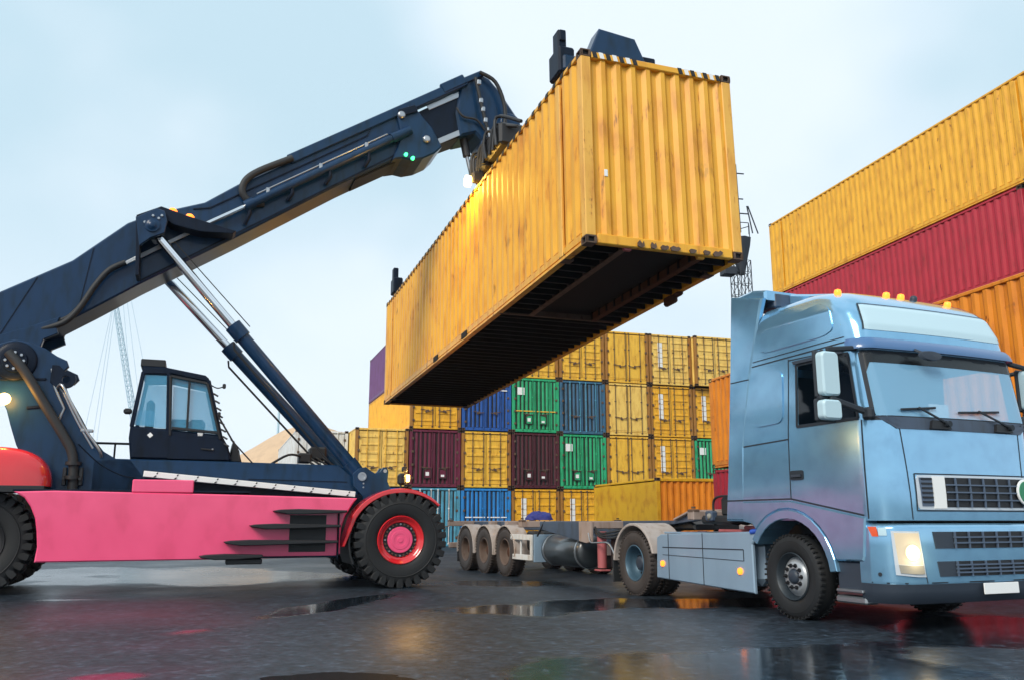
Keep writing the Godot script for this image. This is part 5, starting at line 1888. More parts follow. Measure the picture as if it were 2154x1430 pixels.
	for x in [-5.0, -4.4]:
		tube(s, [Vector3(x, 2.62, -2.9), Vector3(x, 2.2, -2.9)], 0.02, 6)
	obj("guard_rail", s, M.black_steel, t)
	# ---- red tank at the rear
	var hood := []
	for j in 13:
		var e := PI * 0.5 * j / 12.0
		var row := []
		for i in 41:
			var a := TAU * i / 40.0
			var ce := pow(cos(e), 0.62) if j < 12 else 0.0
			row.append(Vector3(-6.85 + 1.10 * signf(cos(a)) * pow(absf(cos(a)), 0.55) * ce, 1.715 + 0.645 * pow(sin(e), 0.8), -0.84 + 0.36 * signf(sin(a)) * pow(absf(sin(a)), 0.55) * ce))
		hood.append(row)
	s = st()
	sheet(s, hood, Vector3(-1, 0.5, 0))
	obj("tank_cover", s, M.bright_red, t)
	s = st()
	box(s, Vector3(-6.9, 1.665, -0.8), Vector3(2.2, 0.11, 0.66), 0.01)
	obj("tank_shelf", s, M.black_steel, t)
	s = st()
	prism(s, v2([-8.6, 0.75, -7.55, 0.75, -7.45, 1.65, -7.5, 2.6, -8.4, 2.6]), -3.6, -0.4, 0.08)
	obj("counterweight", s, M.bright_red, t)
	# ---- white walkway edge
	var wa := Vector3(-4.35, 1.955, -0.92)
	var wb := Vector3(-0.71, 1.64, -0.92)
	s = st()
	beam(s, wa, wb, 0.30, 0.10, 0.006)
	var wr := obj("walkway_edge", s, M.sticker, t)
	for k in 11:
		var p := wa.lerp(wb, (k + 0.55) / 11.0) + Vector3(0, 0, 0.152)
		put("notch", cached("notch", func(q):
			prism(q, [Vector2(-0.02, -0.042), Vector2(0.012, -0.042), Vector2(0.034, -0.012), Vector2(0.01, -0.012)], -0.004, 0.004)
			prism(q, [Vector2(0.018, 0.012), Vector2(0.04, 0.012), Vector2(0.052, 0.042), Vector2(0.03, 0.042)], -0.004, 0.004)), M.stripe_black, wr, Transform3D(Basis(Vector3.BACK, -0.086), p))
	s = st()
	prism(s, v2([-4.4, 1.62, -0.72, 1.55, -0.72, 1.60, -4.4, 1.90]), -1.19, -0.99, 0.004)
	obj("walkway_support", s, M.dark_navy, t)
	# ---- front lugs of the lift cylinders
	for z in [-1.08, -1.42, -2.62, -2.96]:
		s = st()
		prism(s, v2([-0.52, 1.60, -0.70, 1.80, -0.73, 2.02, -0.62, 2.13, -0.48, 2.16, -0.40, 2.10, -0.30, 2.04, -0.20, 2.08, -0.15, 2.16, -0.08, 2.16, -0.045, 2.08, -0.06, 1.9, 0.02, 1.72, -0.1, 1.5, -0.5, 1.45]), z - 0.045, z + 0.045, 0.012)
		obj("cylinder_lug", s, M.navy, t)
	s = st()
	lathe(s, [Vector2(0.0, 0.085), Vector2(0.03, 0.08), Vector2(0.03, 0.05), Vector2(0.015, 0.045), Vector2(0.015, 0.0)], Transform3D(Basis.IDENTITY, Vector3(-0.55, 1.98, -1.035)), 20)
	obj("lug_pin", s, M.pipe_steel, t)
	for y in [1.87, 1.80]:
		s = st()
		cyl(s, Vector3(-0.52, y - 0.02, -1.04), Vector3(-0.52, y - 0.02, -1.015), 0.016, -1, 8)
		obj("lug_bolt", s, M.pipe_steel, t)
	s = st()
	cyl(s, Vector3(-0.115, 2.09, -1.04), Vector3(-0.115, 2.09, -1.02), 0.035, -1, 12)
	obj("lug_pin", s, M.pipe_steel, t)
	s = st()
	box(s, Vector3(-0.3, 1.3, -2.0), Vector3(0.9, 0.7, 1.7), 0.05)
	obj("front_frame", s, M.dark_navy, t)
	# ---- lift cylinders
	for z in [-1.25, -2.79]:
		var a := Vector3(-4.54, 6.40, z) if z > -2.0 else Vector3(-4.50, 6.10, z)
		var b := Vector3(-0.55, 1.99, z) if z > -2.0 else Vector3(-0.68, 2.20, z)
		var d := (b - a).normalized()
		var L := a.distance_to(b)
		var g := group_part("lift_cylinder", t)
		s = st()
		cyl(s, a, a + d * (L * 0.40), 0.088, -1, 20)
		lathe(s, [Vector2(-0.14, 0.19), Vector2(0.14, 0.19)], Transform3D(Basis.IDENTITY, a), 18)
		obj("rod", s, M.chrome, g)
		s = st()
		cyl(s, a + d * (L * 0.40), a + d * (L - 0.18), 0.128, -1, 22)
		cyl(s, a + d * (L * 0.375), a + d * (L * 0.425), 0.158, -1, 22)
		cyl(s, a + d * (L - 0.35), a + d * L, 0.16, 0.14, 20)
		obj("barrel", s, M.navy, g)
		s = st()
		var off := Vector3(-0.20, -0.17, 0.0)
		tube(s, [a + d * (L * 0.42) + off * 0.7, a + d * (L * 0.44) + off, a + d * (L - 0.5) + off, a + d * (L - 0.3) + off * 0.5], 0.022, 6)
		tube(s, [a + d * (L * 0.41) + Vector3(0.17, 0.14, 0.05), a + d * 0.35 + Vector3(0.13, 0.11, 0.03)], 0.010, 5)
		obj("feed_pipe", s, M.black_steel, g)
	s = st()
	box(s, Vector3(-1.18, 2.50, -2.75), Vector3(0.34, 0.28, 0.4), 0.04)
	box(s, Vector3(-1.45, 2.40, -2.6), Vector3(0.26, 0.2, 0.3), 0.03)
	for k in 4:
		tube(s, curve([Vector3(-1.5 + k * 0.13, 2.42, -2.5), Vector3(-1.3 + k * 0.13, 2.28, -2.45), Vector3(-1.05 + k * 0.13, 2.1, -2.4)]), 0.025, 6)
	tube(s, curve([Vector3(-1.5, 2.42, -2.5), Vector3(-1.8, 2.44, -2.3), Vector3(-2.2, 2.2, -2.2)]), 0.025, 6)
	obj("valve_block", s, M.black_steel, t)
	# ---- boom
	s = st()
	prism(s, v2([-8.3, 3.9, -8.3, 4.7, -7.6, 4.66, -6.97, 5.13, -5.89, 5.81, -5.03, 6.63, -4.62, 6.86, -3.70, 7.21, -3.11, 7.66, -0.05, 9.69, 0.10, 9.76, 0.20, 8.78, -1.117, 7.93, -3.09, 6.56, -4.72, 5.475, -5.48, 4.93, -6.04, 4.545, -6.5, 4.40, -7.0, 4.2, -7.6, 3.85]), -2.45, -1.55, 0.03)
	obj("boom", s, M.navy, t)
	s = st()
	prism(s, v2([-6.95, 4.30, -6.35, 4.55, -5.98, 4.72, -6.02, 4.55, -5.98, 4.42, -6.2, 4.30, -6.25, 4.10, -6.6, 3.55, -6.9, 3.7]), -1.56, -1.44, 0.012)
	obj("boom_foot", s, M.navy, t)
	s = st()
	prism(s, v2([-6.95, 4.30, -6.35, 4.55, -5.98, 4.72, -6.02, 4.55, -5.98, 4.42, -6.2, 4.30, -6.25, 4.10, -6.6, 3.55, -6.9, 3.7]), -2.56, -2.44, 0.012)
	obj("boom_foot", s, M.navy, t)
	for q in [[-6.9, 4.36, -6.42, 5.44], [-5.72, 4.82, -5.56, 6.08], [-4.72, 5.52, -4.78, 6.60]]:
		s = st()
		beam(s, Vector3(q[0], q[1], -1.545), Vector3(q[2], q[3], -1.545), 0.012, 0.016, 0.0, Vector3.BACK)
		obj("weld_seam", s, M.dark_navy, t)
	s = st()
	beam(s, Vector3(-6.9, 4.33, -1.543), Vector3(-6.05, 4.60, -1.543), 0.014, 0.014)
	obj("weld_seam", s, M.dark_navy, t)
	s = st()
	beam(s, Vector3(-4.7, 5.55, -1.54), Vector3(0.1, 8.80, -1.54), 0.012, 0.03)
	obj("weld_seam", s, M.dark_navy, t)
	# the bracket that takes the upper ends of the cylinders
	for z in [-1.06, -2.94]:
		s = st()
		prism(s, v2([-4.86, 6.58, -4.52, 6.80, -4.38, 6.76, -4.32, 6.57, -4.35, 6.34, -4.58, 6.22, -4.76, 6.05]), z - 0.05, z + 0.05, 0.012)
		obj("cylinder_bracket", s, M.navy, t)
	for zz in [[-1.50, -1.12]]:
		s = st()
		prism(s, v2([-4.86, 6.66, -4.45, 6.88, -3.93, 6.74, -3.10, 6.555, -3.15, 6.50, -3.74, 6.47, -4.2, 6.55, -4.34, 6.63, -4.6, 6.70, -4.84, 6.58]), zz[0], zz[1], 0.008)
		obj("bracket_gusset", s, M.dark_navy, t)
	s = st()
	prism(s, v2([-4.86, 6.6, -4.78, 6.6, -4.72, 5.5, -4.78, 5.5]), -1.50, -1.02, 0.008)
	obj("bracket_web", s, M.dark_navy, t)
	s = st()
	lathe(s, [Vector2(-0.02, 0.13), Vector2(0.03, 0.13), Vector2(0.035, 0.07), Vector2(0.05, 0.06), Vector2(0.05, 0.0)], Transform3D(Basis.IDENTITY, Vector3(-4.57, 6.46, -1.01)), 20)
	var bp := obj("bracket_pin", s, M.navy, t)
	for q in [[-4.57, 6.64], [-4.42, 6.66], [-4.47, 6.60], [-4.70, 6.5]]:
		put("bolt", cached("bolt", func(w): cyl(w, Vector3.ZERO, Vector3(0, 0, 0.03), 0.026, 0.024, 6)), M.pipe_steel, bp, Transform3D(Basis.IDENTITY, Vector3(q[0], q[1], -1.01)))
	# inner boom, collar, head
	s = st()
	prism(s, v2([-1.0, 8.9, 0.33, 9.74, 1.75, 10.70, 1.95, 10.3, 2.0, 9.72, 1.061, 9.22, 0.0, 8.60, -0.8, 8.1]), -2.36, -1.64, 0.03)
	obj("inner_boom", s, M.dark_navy, t)
	for q in [[0.72, 9.98, 1.42, 10.42, 0.055], [0.95, 9.22, 1.72, 9.68, 0.06]]:
		s = st()
		beam(s, Vector3(q[0], q[1], -1.632), Vector3(q[2], q[3], -1.632), 0.02, q[4] * 2.0, 0.004)
		obj("wear_strip", s, M.pipe_steel, t)
	s = st()
	prism(s, v2([-0.05, 8.60, 0.15, 8.66, 0.35, 8.64, 0.60, 8.72, 0.86, 8.88, 1.015, 9.05, 0.80, 9.45, 0.46, 9.80, 0.25, 9.88, 0.02, 9.62, 0.12, 9.2, 0.0, 8.8]), -2.50, -1.46, 0.03)
	var co := obj("boom_collar", s, M.navy, t)
	s = st()
	for q in [[0.66, 9.15], [0.10, 9.62]]:
		lathe(s, [Vector2(-0.01, 0.085), Vector2(0.03, 0.08), Vector2(0.045, 0.05), Vector2(0.045, 0.0)], Transform3D(Basis.IDENTITY, Vector3(q[0], q[1], -1.43)), 14)
	obj("bolt", s, M.pipe_steel, co)
	s = st()
	beam(s, Vector3(0.05, 9.65, -1.42), Vector3(0.42, 9.82, -1.42), 0.04, 0.16, 0.01)
	obj("collar_clamp", s, M.dark_navy, co)
	s = st()
	prism(s, v2([1.45, 9.42, 1.35, 9.95, 1.45, 10.72, 1.72, 10.92, 1.93, 11.0, 2.12, 10.93, 2.37, 10.67, 2.60, 10.36, 2.82, 10.06, 2.84, 9.86, 2.72, 9.72, 2.50, 9.66, 2.30, 9.50, 2.12, 9.22, 2.02, 9.02, 1.92, 9.08, 1.95, 9.4, 1.8, 9.55]), -2.42, -1.58, 0.05)
	obj("boom_head", s, M.navy, t)
	s = st()
	for z in [-1.56, -2.44]:
		lathe(s, [Vector2(-0.02, 0.24), Vector2(0.03, 0.24), Vector2(0.05, 0.21), Vector2(0.05, 0.0)], Transform3D(Basis.IDENTITY if z > -2 else Basis(Vector3.UP, PI), Vector3(2.60, 9.88, z)), 24)
	obj("head_pin", s, M.navy, t)
	s = st()
	tube(s, curve([Vector3(1.85, 10.95, -1.45), Vector3(2.2, 10.75, -1.4), Vector3(2.42, 10.2, -1.4), Vector3(2.40, 9.6, -1.4), Vector3(2.32, 9.2, -1.45)]), 0.045, 7)
	obj("head_hoses", s, M.black_rubber, t)
	s = st()
	tube(s, curve([Vector3(1.75, 10.8, -1.45), Vector3(1.85, 10.3, -1.42), Vector3(2.0, 9.7, -1.42), Vector3(2.15, 9.2, -1.42)]), 0.04, 7)
	obj("head_hoses", s, M.black_rubber, t)
	s = st()
	tube(s, curve([Vector3(1.35, 10.05, -1.55), Vector3(1.5, 9.85, -1.5), Vector3(1.8, 9.82, -1.5), Vector3(2.0, 9.6, -1.5)]), 0.025, 6)
	obj("head_hoses", s, M.black_rubber, t)
	s = st()
	for q in [[1.82, 10.68], [1.87, 10.25], [1.92, 10.05], [1.98, 9.8]]:
		s = st()
		box(s, Vector3(q[0], q[1], -1.42), Vector3(0.09, 0.12, 0.08), 0.015)
		obj("hose_fitting", s, M.pipe_steel, t)
	s = st()
	cyl(s, Vector3(2.03, 9.62, -1.40), Vector3(2.11, 9.2, -1.40), 0.03, -1, 8)
	obj("hose_fitting", s, M.pipe_steel, t)
	# hose tray along the top, big hose, extension cylinder, brackets
	s = st()
	beam(s, Vector3(-2.17, 8.30, -1.60), Vector3(1.55, 10.72, -1.60), 0.22, 0.20, 0.02)
	beam(s, Vector3(1.40, 10.66, -1.75), Vector3(1.95, 11.0, -1.75), 0.45, 0.14, 0.02)
	beam(s, Vector3(1.0, 10.42, -1.52), Vector3(1.52, 10.76, -1.52), 0.10, 0.22, 0.02)
	obj("hose_tray", s, M.navy, t)
	s = st()
	tube(s, curve([Vector3(-2.1, 8.33, -1.48), Vector3(-2.72, 7.96, -1.46), Vector3(-2.98, 7.71, -1.45), Vector3(-3.02, 7.46, -1.45), Vector3(-2.86, 7.29, -1.47), Vector3(-2.6, 7.30, -1.5)]), 0.07, 10)
	obj("boom_hose", s, M.black_rubber, t)
	s = st()
	tube(s, curve([Vector3(-6.33, 4.46, -1.50), Vector3(-5.93, 4.61, -1.46), Vector3(-5.69, 4.89, -1.45), Vector3(-5.46, 5.35, -1.45), Vector3(-5.25, 5.66, -1.45), Vector3(-5.0, 5.83, -1.46)]), 0.055, 9)
	obj("boom_hose", s, M.black_rubber, t)
	s = st()
	tube(s, curve([Vector3(-6.2, 4.60, -1.50), Vector3(-5.88, 4.72, -1.48), Vector3(-5.66, 5.0, -1.47), Vector3(-5.44, 5.42, -1.47), Vector3(-5.22, 5.70, -1.47), Vector3(-5.0, 5.86, -1.48)]), 0.03, 7)
	obj("boom_hose", s, M.black_rubber, t)
	s = st()
	for k in 3:
		tube(s, [Vector3(-5.2 + 0.06 * k, 5.66 + 0.06 * k, -1.47), Vector3(-4.7, 5.99 + 0.03 * k, -1.47), Vector3(-3.65, 6.71 + 0.02 * k, -1.47)], 0.018, 6)
	obj("boom_pipe", s, M.pipe_steel, t)
	var g2 := group_part("extension_cylinder", t)
	s = st()
	cyl(s, Vector3(-3.75, 6.66, -1.44), Vector3(-2.85, 7.24, -1.44), 0.05, -1, 14)
	obj("rod", s, M.chrome, g2)
	s = st()
	cyl(s, Vector3(-2.91, 7.20, -1.42), Vector3(0.13, 9.19, -1.42), 0.085, -1, 16)
	cyl(s, Vector3(-2.96, 7.165, -1.42), Vector3(-2.80, 7.27, -1.42), 0.11, -1, 14)
	cyl(s, Vector3(-0.1, 9.04, -1.42), Vector3(0.3, 9.30, -1.42), 0.11, 0.09, 14)
	obj("barrel", s, M.navy, g2)
	s = st()
	tube(s, [Vector3(-2.75, 7.45, -1.40), Vector3(-0.2, 9.12, -1.40)], 0.016, 5)
	for f in [0.12, 0.45, 0.75]:
		var p := Vector3(-2.91, 7.20, -1.38).lerp(Vector3(0.13, 9.19, -1.38), f)
		box(s, p + Vector3(0, 0.10, 0), Vector3(0.07, 0.12, 0.05), 0.01)
	obj("feed_pipe", s, M.pipe_steel, g2)
	for q in [[-2.88, 7.19, -0.36], [-2.09, 7.71, -0.28], [-1.36, 8.17, -0.3], [-0.58, 8.66, -0.3]]:
		s = st()
		tube(s, [Vector3(q[0], q[1], -1.42), Vector3(q[0] + 0.02, q[1] - 0.16, -1.40), Vector3(q[0] - 0.06, q[1] + q[2], -1.50)], 0.04, 7)
		obj("pipe_bracket", s, M.dark_navy, t)
	s = st()
	beam(s, Vector3(-3.9, 7.04, -1.535), Vector3(-3.6, 7.1, -1.535), 0.02, 0.02)
	obj("boom_pipe", s, M.dark_navy, t)
	s = st()
	beam(s, Vector3(-3.6, 7.1, -1.535), Vector3(-0.6, 9.08, -1.535), 0.02, 0.022)
	obj("boom_pipe", s, M.dark_navy, t)
	s = st()
	beam(s, Vector3(-0.6, 9.08, -1.535), Vector3(-0.5, 9.3, -1.535), 0.02, 0.022)
	obj("boom_pipe", s, M.dark_navy, t)
	# ---- cab
	var cab := group_part("operator_cab", t)
	s = st()
	prism(s, v2([-4.62, 2.24, -2.90, 2.24, -2.98, 2.5, -3.08, 2.66, -3.10, 2.70, -4.0, 2.77, -4.66, 2.82, -4.67, 2.6]), -2.72, -1.30, 0.03)
	obj("cab_base", s, M.dark_navy, cab)
	s = st()
	prism(s, v2([-4.54, 3.75, -4.02, 3.78, -3.42, 3.67, -3.38, 3.58, -3.34, 3.62, -3.40, 3.74, -3.46, 3.79, -4.15, 3.90, -4.54, 3.90]), -2.72, -1.30, 0.02)
	obj("roof", s, M.dark_navy, cab)
	s = st()
	box(s, Vector3(-4.37, 3.97, -1.95), Vector3(0.42, 0.14, 1.2), 0.015)
	obj("roof_unit", s, M.black_steel, cab)
	for z in [-1.34, -2.68]:
		for q in [[-4.64, 2.80, -4.52, 3.80], [-4.03, 2.74, -4.09, 3.80], [-3.12, 2.66, -3.40, 3.70]]:
			s = st()
			beam(s, Vector3(q[0], q[1], z), Vector3(q[2], q[3], z), 0.07, 0.075 if q[0] < -3.5 else 0.10, 0.012, Vector3.BACK)
			obj("pillar", s, M.dark_navy, cab)
		s = st()
		prism(s, v2([-4.62, 2.84, -4.06, 2.79, -4.10, 3.75, -4.53, 3.75]), z - 0.006, z + 0.006)
		obj("pane", s, M.cab_glass, cab)
		s = st()
		prism(s, v2([-4.0, 2.62, -3.14, 2.55, -3.12, 2.70, -3.43, 3.66, -4.03, 3.75]), z - 0.016, z - 0.004)
		obj("pane", s, M.cab_glass, cab)
	s = st()
	prism(s, v2([-4.0, 2.25, -2.95, 2.25, -3.02, 2.5, -3.12, 2.60, -3.99, 2.67]), -1.30, -1.285, 0.003)
	var dr := obj("door", s, M.dark_navy, cab)
	s = st()
	beam(s, Vector3(-3.97, 2.80, -1.30), Vector3(-3.16, 2.74, -1.30), 0.05, 0.05, 0.01)
	obj("door_frame", s, M.black_steel, dr)
	s = st()
	beam(s, Vector3(-3.71, 2.78, -1.30), Vector3(-3.73, 3.72, -1.30), 0.04, 0.04, 0.008, Vector3.BACK)
	obj("door_frame", s, M.black_steel, dr)
	s = st()
	beam(s, Vector3(-3.99, 2.66, -1.29), Vector3(-4.06, 3.75, -1.29), 0.04, 0.045, 0.01, Vector3.BACK)
	obj("door_frame", s, M.black_steel, dr)
	s = st()
	beam(s, Vector3(-4.05, 3.74, -1.29), Vector3(-3.42, 3.64, -1.29), 0.04, 0.05, 0.01)
	obj("door_frame", s, M.black_steel, dr)
	s = st()
	beam(s, Vector3(-3.13, 2.62, -1.29), Vector3(-3.42, 3.64, -1.29), 0.04, 0.06, 0.01, Vector3.BACK)
	obj("door_frame", s, M.black_steel, dr)
	s = st()
	beam(s, Vector3(-3.45, 2.44, -1.27), Vector3(-3.22, 2.42, -1.27), 0.03, 0.03, 0.008)
	obj("handle", s, M.black_steel, dr)
	s = st()
	box(s, Vector3(-3.25, 2.435, -1.25), Vector3(0.03, 0.03, 0.02), 0.006)
	obj("lock", s, M.pipe_steel, dr)
	s = st()
	prism(s, v2([-4.37, 2.66, -4.32, 2.61, -4.27, 2.66, -4.32, 2.71]), -1.297, -1.285)
	obj("warning_sticker", s, M.sticker, cab)
	s = st()
	box(s, Vector3(-3.48, 2.70, -1.31), Vector3(0.10, 0.07, 0.02), 0.02)
	obj("sticker", s, M.sticker, dr)
	s = st()
	box(s, Vector3(-4.2, 2.75, -2.0), Vector3(0.5, 0.16, 0.5), 0.05)
	box(s, Vector3(-4.38, 3.05, -2.0), Vector3(0.14, 0.6, 0.45), 0.05)
	box(s, Vector3(-3.55, 2.88, -2.0), Vector3(0.3, 0.26, 0.7), 0.06)
	box(s, Vector3(-3.85, 2.90, -1.72), Vector3(0.34, 0.20, 0.2), 0.05)
	obj("operator_seat", s, M.black_steel, cab)
	s = st()
	box(s, Vector3(-4.44, 2.98, -1.42), Vector3(0.32, 0.26, 0.012), 0.004)
	obj("cyan_pane_patch", s, M.cab_glass, cab)  # translucent cyan rectangle just behind the side pane
	s = st()
	tube(s, curve([Vector3(-3.36, 3.60, -1.2), Vector3(-3.25, 3.52, -1.0), Vector3(-3.15, 3.54, -0.95)]), 0.012, 5)
	box(s, Vector3(-3.13, 3.55, -0.93), Vector3(0.06, 0.09, 0.05), 0.015)
	obj("cab_mirror", s, M.black_steel, cab)
	s = st()
	tube(s, [Vector3(-3.20, 3.05, -1.2), Vector3(-2.80, 2.40, -1.15), Vector3(-2.78, 2.28, -1.15)], 0.018, 5)
	tube(s, [Vector3(-2.95, 2.62, -1.18), Vector3(-2.55, 2.20, -1.15)], 0.014, 5)
	box(s, Vector3(-3.18, 3.07, -1.2), Vector3(0.06, 0.08, 0.06), 0.015)
	obj("wiper", s, M.black_steel, cab)
	s = st()
	box(s, Vector3(-4.72, 3.07, -1.3), Vector3(0.14, 0.10, 0.12), 0.03)
	for k in 8:
		tube(s, [Vector3(-3.30 + 0.035 * k, 3.45 - 0.13 * k, -1.24), Vector3(-3.22 + 0.035 * k, 3.40 - 0.13 * k, -1.20)], 0.018, 5)
	obj("front_guard", s, M.black_steel, cab)
	s = st()
	prism(s, v2([-2.95, 2.22, -2.72, 2.22, -2.78, 2.42, -2.88, 2.62]), -2.4, -1.4, 0.02)
	obj("cab_fittings", s, M.black_steel, cab)
	# ---- lamps
	for q in [[-4.26, 6.86, -1.42], [-3.95, 6.76, -1.36]]:
		s = st()
		lathe(s, [Vector2(-0.09, 0.05), Vector2(-0.06, 0.085), Vector2(0.06, 0.085), Vector2(0.10, 0.05), Vector2(0.11, 0.0)], Transform3D(Basis(Vector3.RIGHT, -PI / 2), Vector3(q[0], q[1], q[2])), 14)
		obj("beacon_lamp", s, M.lamp_amber, t)
	s = st()
	lathe(s, [Vector2(-0.06, 0.0), Vector2(-0.04, 0.10), Vector2(0.04, 0.10), Vector2(0.06, 0.0)], Transform3D(Basis(Vector3.UP, 0.4), Vector3(-6.62, 3.16, -0.98)), 16)
	obj("work_lamp", s, M.lamp_warm, t)
	lamp("work_lamp_light", t, Vector3(-6.62, 3.16, -0.98), Color(1.0, 0.72, 0.34), 0.55, 0.08)
	for q in [[0.22, 8.74], [0.37, 8.68]]:
		s = st()
		cyl(s, Vector3(q[0], q[1], -1.47), Vector3(q[0], q[1], -1.41), 0.042, 0.034, 12)
		obj("signal_lamp", s, M.lamp_green, t)
	s = st()
	tube(s, [Vector3(0.12, 1.62, -0.8), Vector3(0.16, 1.95, -0.8)], 0.02, 6)
	box(s, Vector3(0.16, 1.93, -0.8), Vector3(0.14, 0.22, 0.2), 0.04)
	box(s, Vector3(0.22, 2.12, -0.85), Vector3(0.10, 0.10, 0.10), 0.02)
	obj("lamp_bracket", s, M.black_steel, t)
	s = st()
	lathe(s, [Vector2(-0.04, 0.0), Vector2(-0.03, 0.07), Vector2(0.03, 0.07), Vector2(0.04, 0.0)], Transform3D(Basis(Vector3.UP, PI / 2), Vector3(0.27, 1.95, -0.8)), 14)
	obj("work_lamp", s, M.lamp_warm, t)
	lamp("work_lamp_light", t, Vector3(0.40, 2.0, -0.8), Color(1.0, 0.78, 0.42), 0.7, 0.07)
	_spreader(t)

# the spreader frame that grips the container's roof; built along the container
func _spreader(t: Node3D) -> void:
	var g := group_part("spreader", t)
	g.global_transform = hang_frame()
	var H := HANG_H
	var s := st()
	var pin: Vector3 = g.to_local(t.to_global(Vector3(2.60, 9.88, -2.0)))
	var m := pin.x + 0.25
	box(s, Vector3(0, H + 0.42, 0), Vector3(7.0, 0.34, 0.95), 0.03)
	obj("main_beam", s, M.navy, g)
	for sx in [-1.0, 1.0]:
		s = st()
		box(s, Vector3(sx * 4.7, H + 0.38, 0), Vector3(3.0, 0.26, 0.7), 0.02)
		obj("sliding_arm", s, M.dark_navy, g)
		s = st()
		box(s, Vector3(sx * 6.02, H + 0.18, 0), Vector3(0.34, 0.26, CW - 0.06), 0.03)
		obj("end_beam", s, M.navy, g)
		s = st()
		prism(s, [Vector2(-0.98, 0.05), Vector2(0.42, 0.05), Vector2(0.16, 0.26), Vector2(-0.02, 0.66), Vector2(-0.62, 0.72), Vector2(-0.78, 0.32)], -0.16, 0.16, 0.02, Transform3D(Basis(Vector3.FORWARD, Vector3.UP, Vector3.RIGHT), Vector3(sx * 6.1, H + 0.08, 0.0)))
		obj("end_housing", s, M.navy, g)
		for sz in [-1.0, 1.0]:
			s = st()
			box(s, Vector3(sx * 5.95, H + (0.24 if sz > 0.0 else 0.08), sz * 1.12), Vector3(0.42, 0.44 if sz > 0.0 else 0.12, 0.26), 0.03)
			if sz > 0.0:
				box(s, Vector3(sx * 5.98, H + 0.60, sz * 1.16), Vector3(0.22, 0.34, 0.14), 0.02)
				box(s, Vector3(sx * 6.1, H + 0.66, sz * 1.16), Vector3(0.04, 0.18, 0.10), 0.01)
			obj("twist_lock_housing", s, M.dark_navy, g)
	# rotator and hanger up to the boom head
	s = st()
	cyl(s, Vector3(m, H + 0.55, 0), Vector3(m, H + 0.95, 0), 0.62, 0.55, 28)
	cyl(s, Vector3(m, H + 0.95, 0), Vector3(m, H + 1.15, 0), 0.50, -1, 28)
	obj("rotator", s, M.black_steel, g)
	s = st()
	var toe: Vector3 = g.to_local(t.to_global(Vector3(2.0, 9.1, -2.0)))
	var base := Vector3(m, H + 1.05, 0)
	beam(s, pin, base + Vector3(0.2, 0.0, 0.1), 0.5, 0.34, 0.04)
	beam(s, toe, base + Vector3(-0.1, 0.0, 0.2), 0.4, 0.4, 0.05)
	box(s, base + Vector3(0, 0.05, 0), Vector3(1.0, 0.35, 0.8), 0.06)
	obj("hanger", s, M.dark_navy, g)
	s = st()
	var d0: Vector3 = g.to_local(t.to_global(Vector3(1.59, 9.55, -1.85)))
	var d1: Vector3 = g.to_local(t.to_global(Vector3(1.69, 9.08, -1.85)))
	var d2: Vector3 = g.to_local(t.to_global(Vector3(1.80, 8.62, -1.85)))
	cyl(s, d0, d1, 0.09, -1, 12)
	obj("damper", s, M.black_steel, g)
	s = st()
	cyl(s, d1, d2, 0.045, -1, 10)
	obj("damper_rod", s, M.pipe_steel, g)
	s = st()
	box(s, Vector3(2.5, H + 0.62, 0.85), Vector3(0.9, 0.45, 0.5), 0.05)
	box(s, Vector3(1.9, H + 0.45, 1.0), Vector3(0.4, 0.35, 0.3), 0.05)
	box(s, Vector3(1.55, H + 0.36, 0.98), Vector3(0.25, 0.4, 0.25), 0.04)
	var r := RandomNumberGenerator.new()
	r.seed = 3
	for k in 9:
		var x := 1.3 + 0.2 * k
		tube(s, curve([Vector3(x, H + 0.35, 1.15), Vector3(x + r.randf_range(-0.2, 0.2), H + 0.75 + r.randf_range(0, 0.25), 1.1), Vector3(x + 0.4, H + 0.7, 0.8)]), 0.035, 6)
	obj("hydraulics", s, M.black_steel, g)
	s = st()
	var lp := Vector3(1.85, H + 0.06, CW * 0.5 + 0.16)
	lathe(s, [Vector2(-0.07, 0.0), Vector2(-0.05, 0.11), Vector2(0.05, 0.11), Vector2(0.07, 0.0)], Transform3D(Basis.IDENTITY, lp), 16)
	obj("work_lamp", s, M.lamp_warm, g)
	lamp("work_lamp_light", g, lp, Color(1.0, 0.78, 0.36), 1.7, 0.2)
	s = st()
	box(s, lp + Vector3(0, 0.1, -0.2), Vector3(0.14, 0.22, 0.24), 0.03)
	obj("lamp_bracket", s, M.black_steel, g)

# ---------------------------------------------------------------- far things
func lattice(s: SurfaceTool, a: Vector3, b: Vector3, w0: float, w1: float, bays: int, r: float) -> void:
	var f := frame_of(b - a)
	var prev := []
	for k in bays + 1:
		var c := a.lerp(b, float(k) / bays)
		var w := lerpf(w0, w1, float(k) / bays) * 0.5
		var now := [c + (f.x + f.y) * w, c + (f.x - f.y) * w, c - (f.x + f.y) * w, c + (f.y - f.x) * w]
		for i in 4:
			cyl(s, now[i], now[(i + 1) % 4], r * 0.6, -1, 4, false)
			if k > 0:
				cyl(s, prev[i], now[i], r, -1, 5, false)
				cyl(s, prev[i], now[(i + 1) % 4], r * 0.6, -1, 4, false)
		prev = now

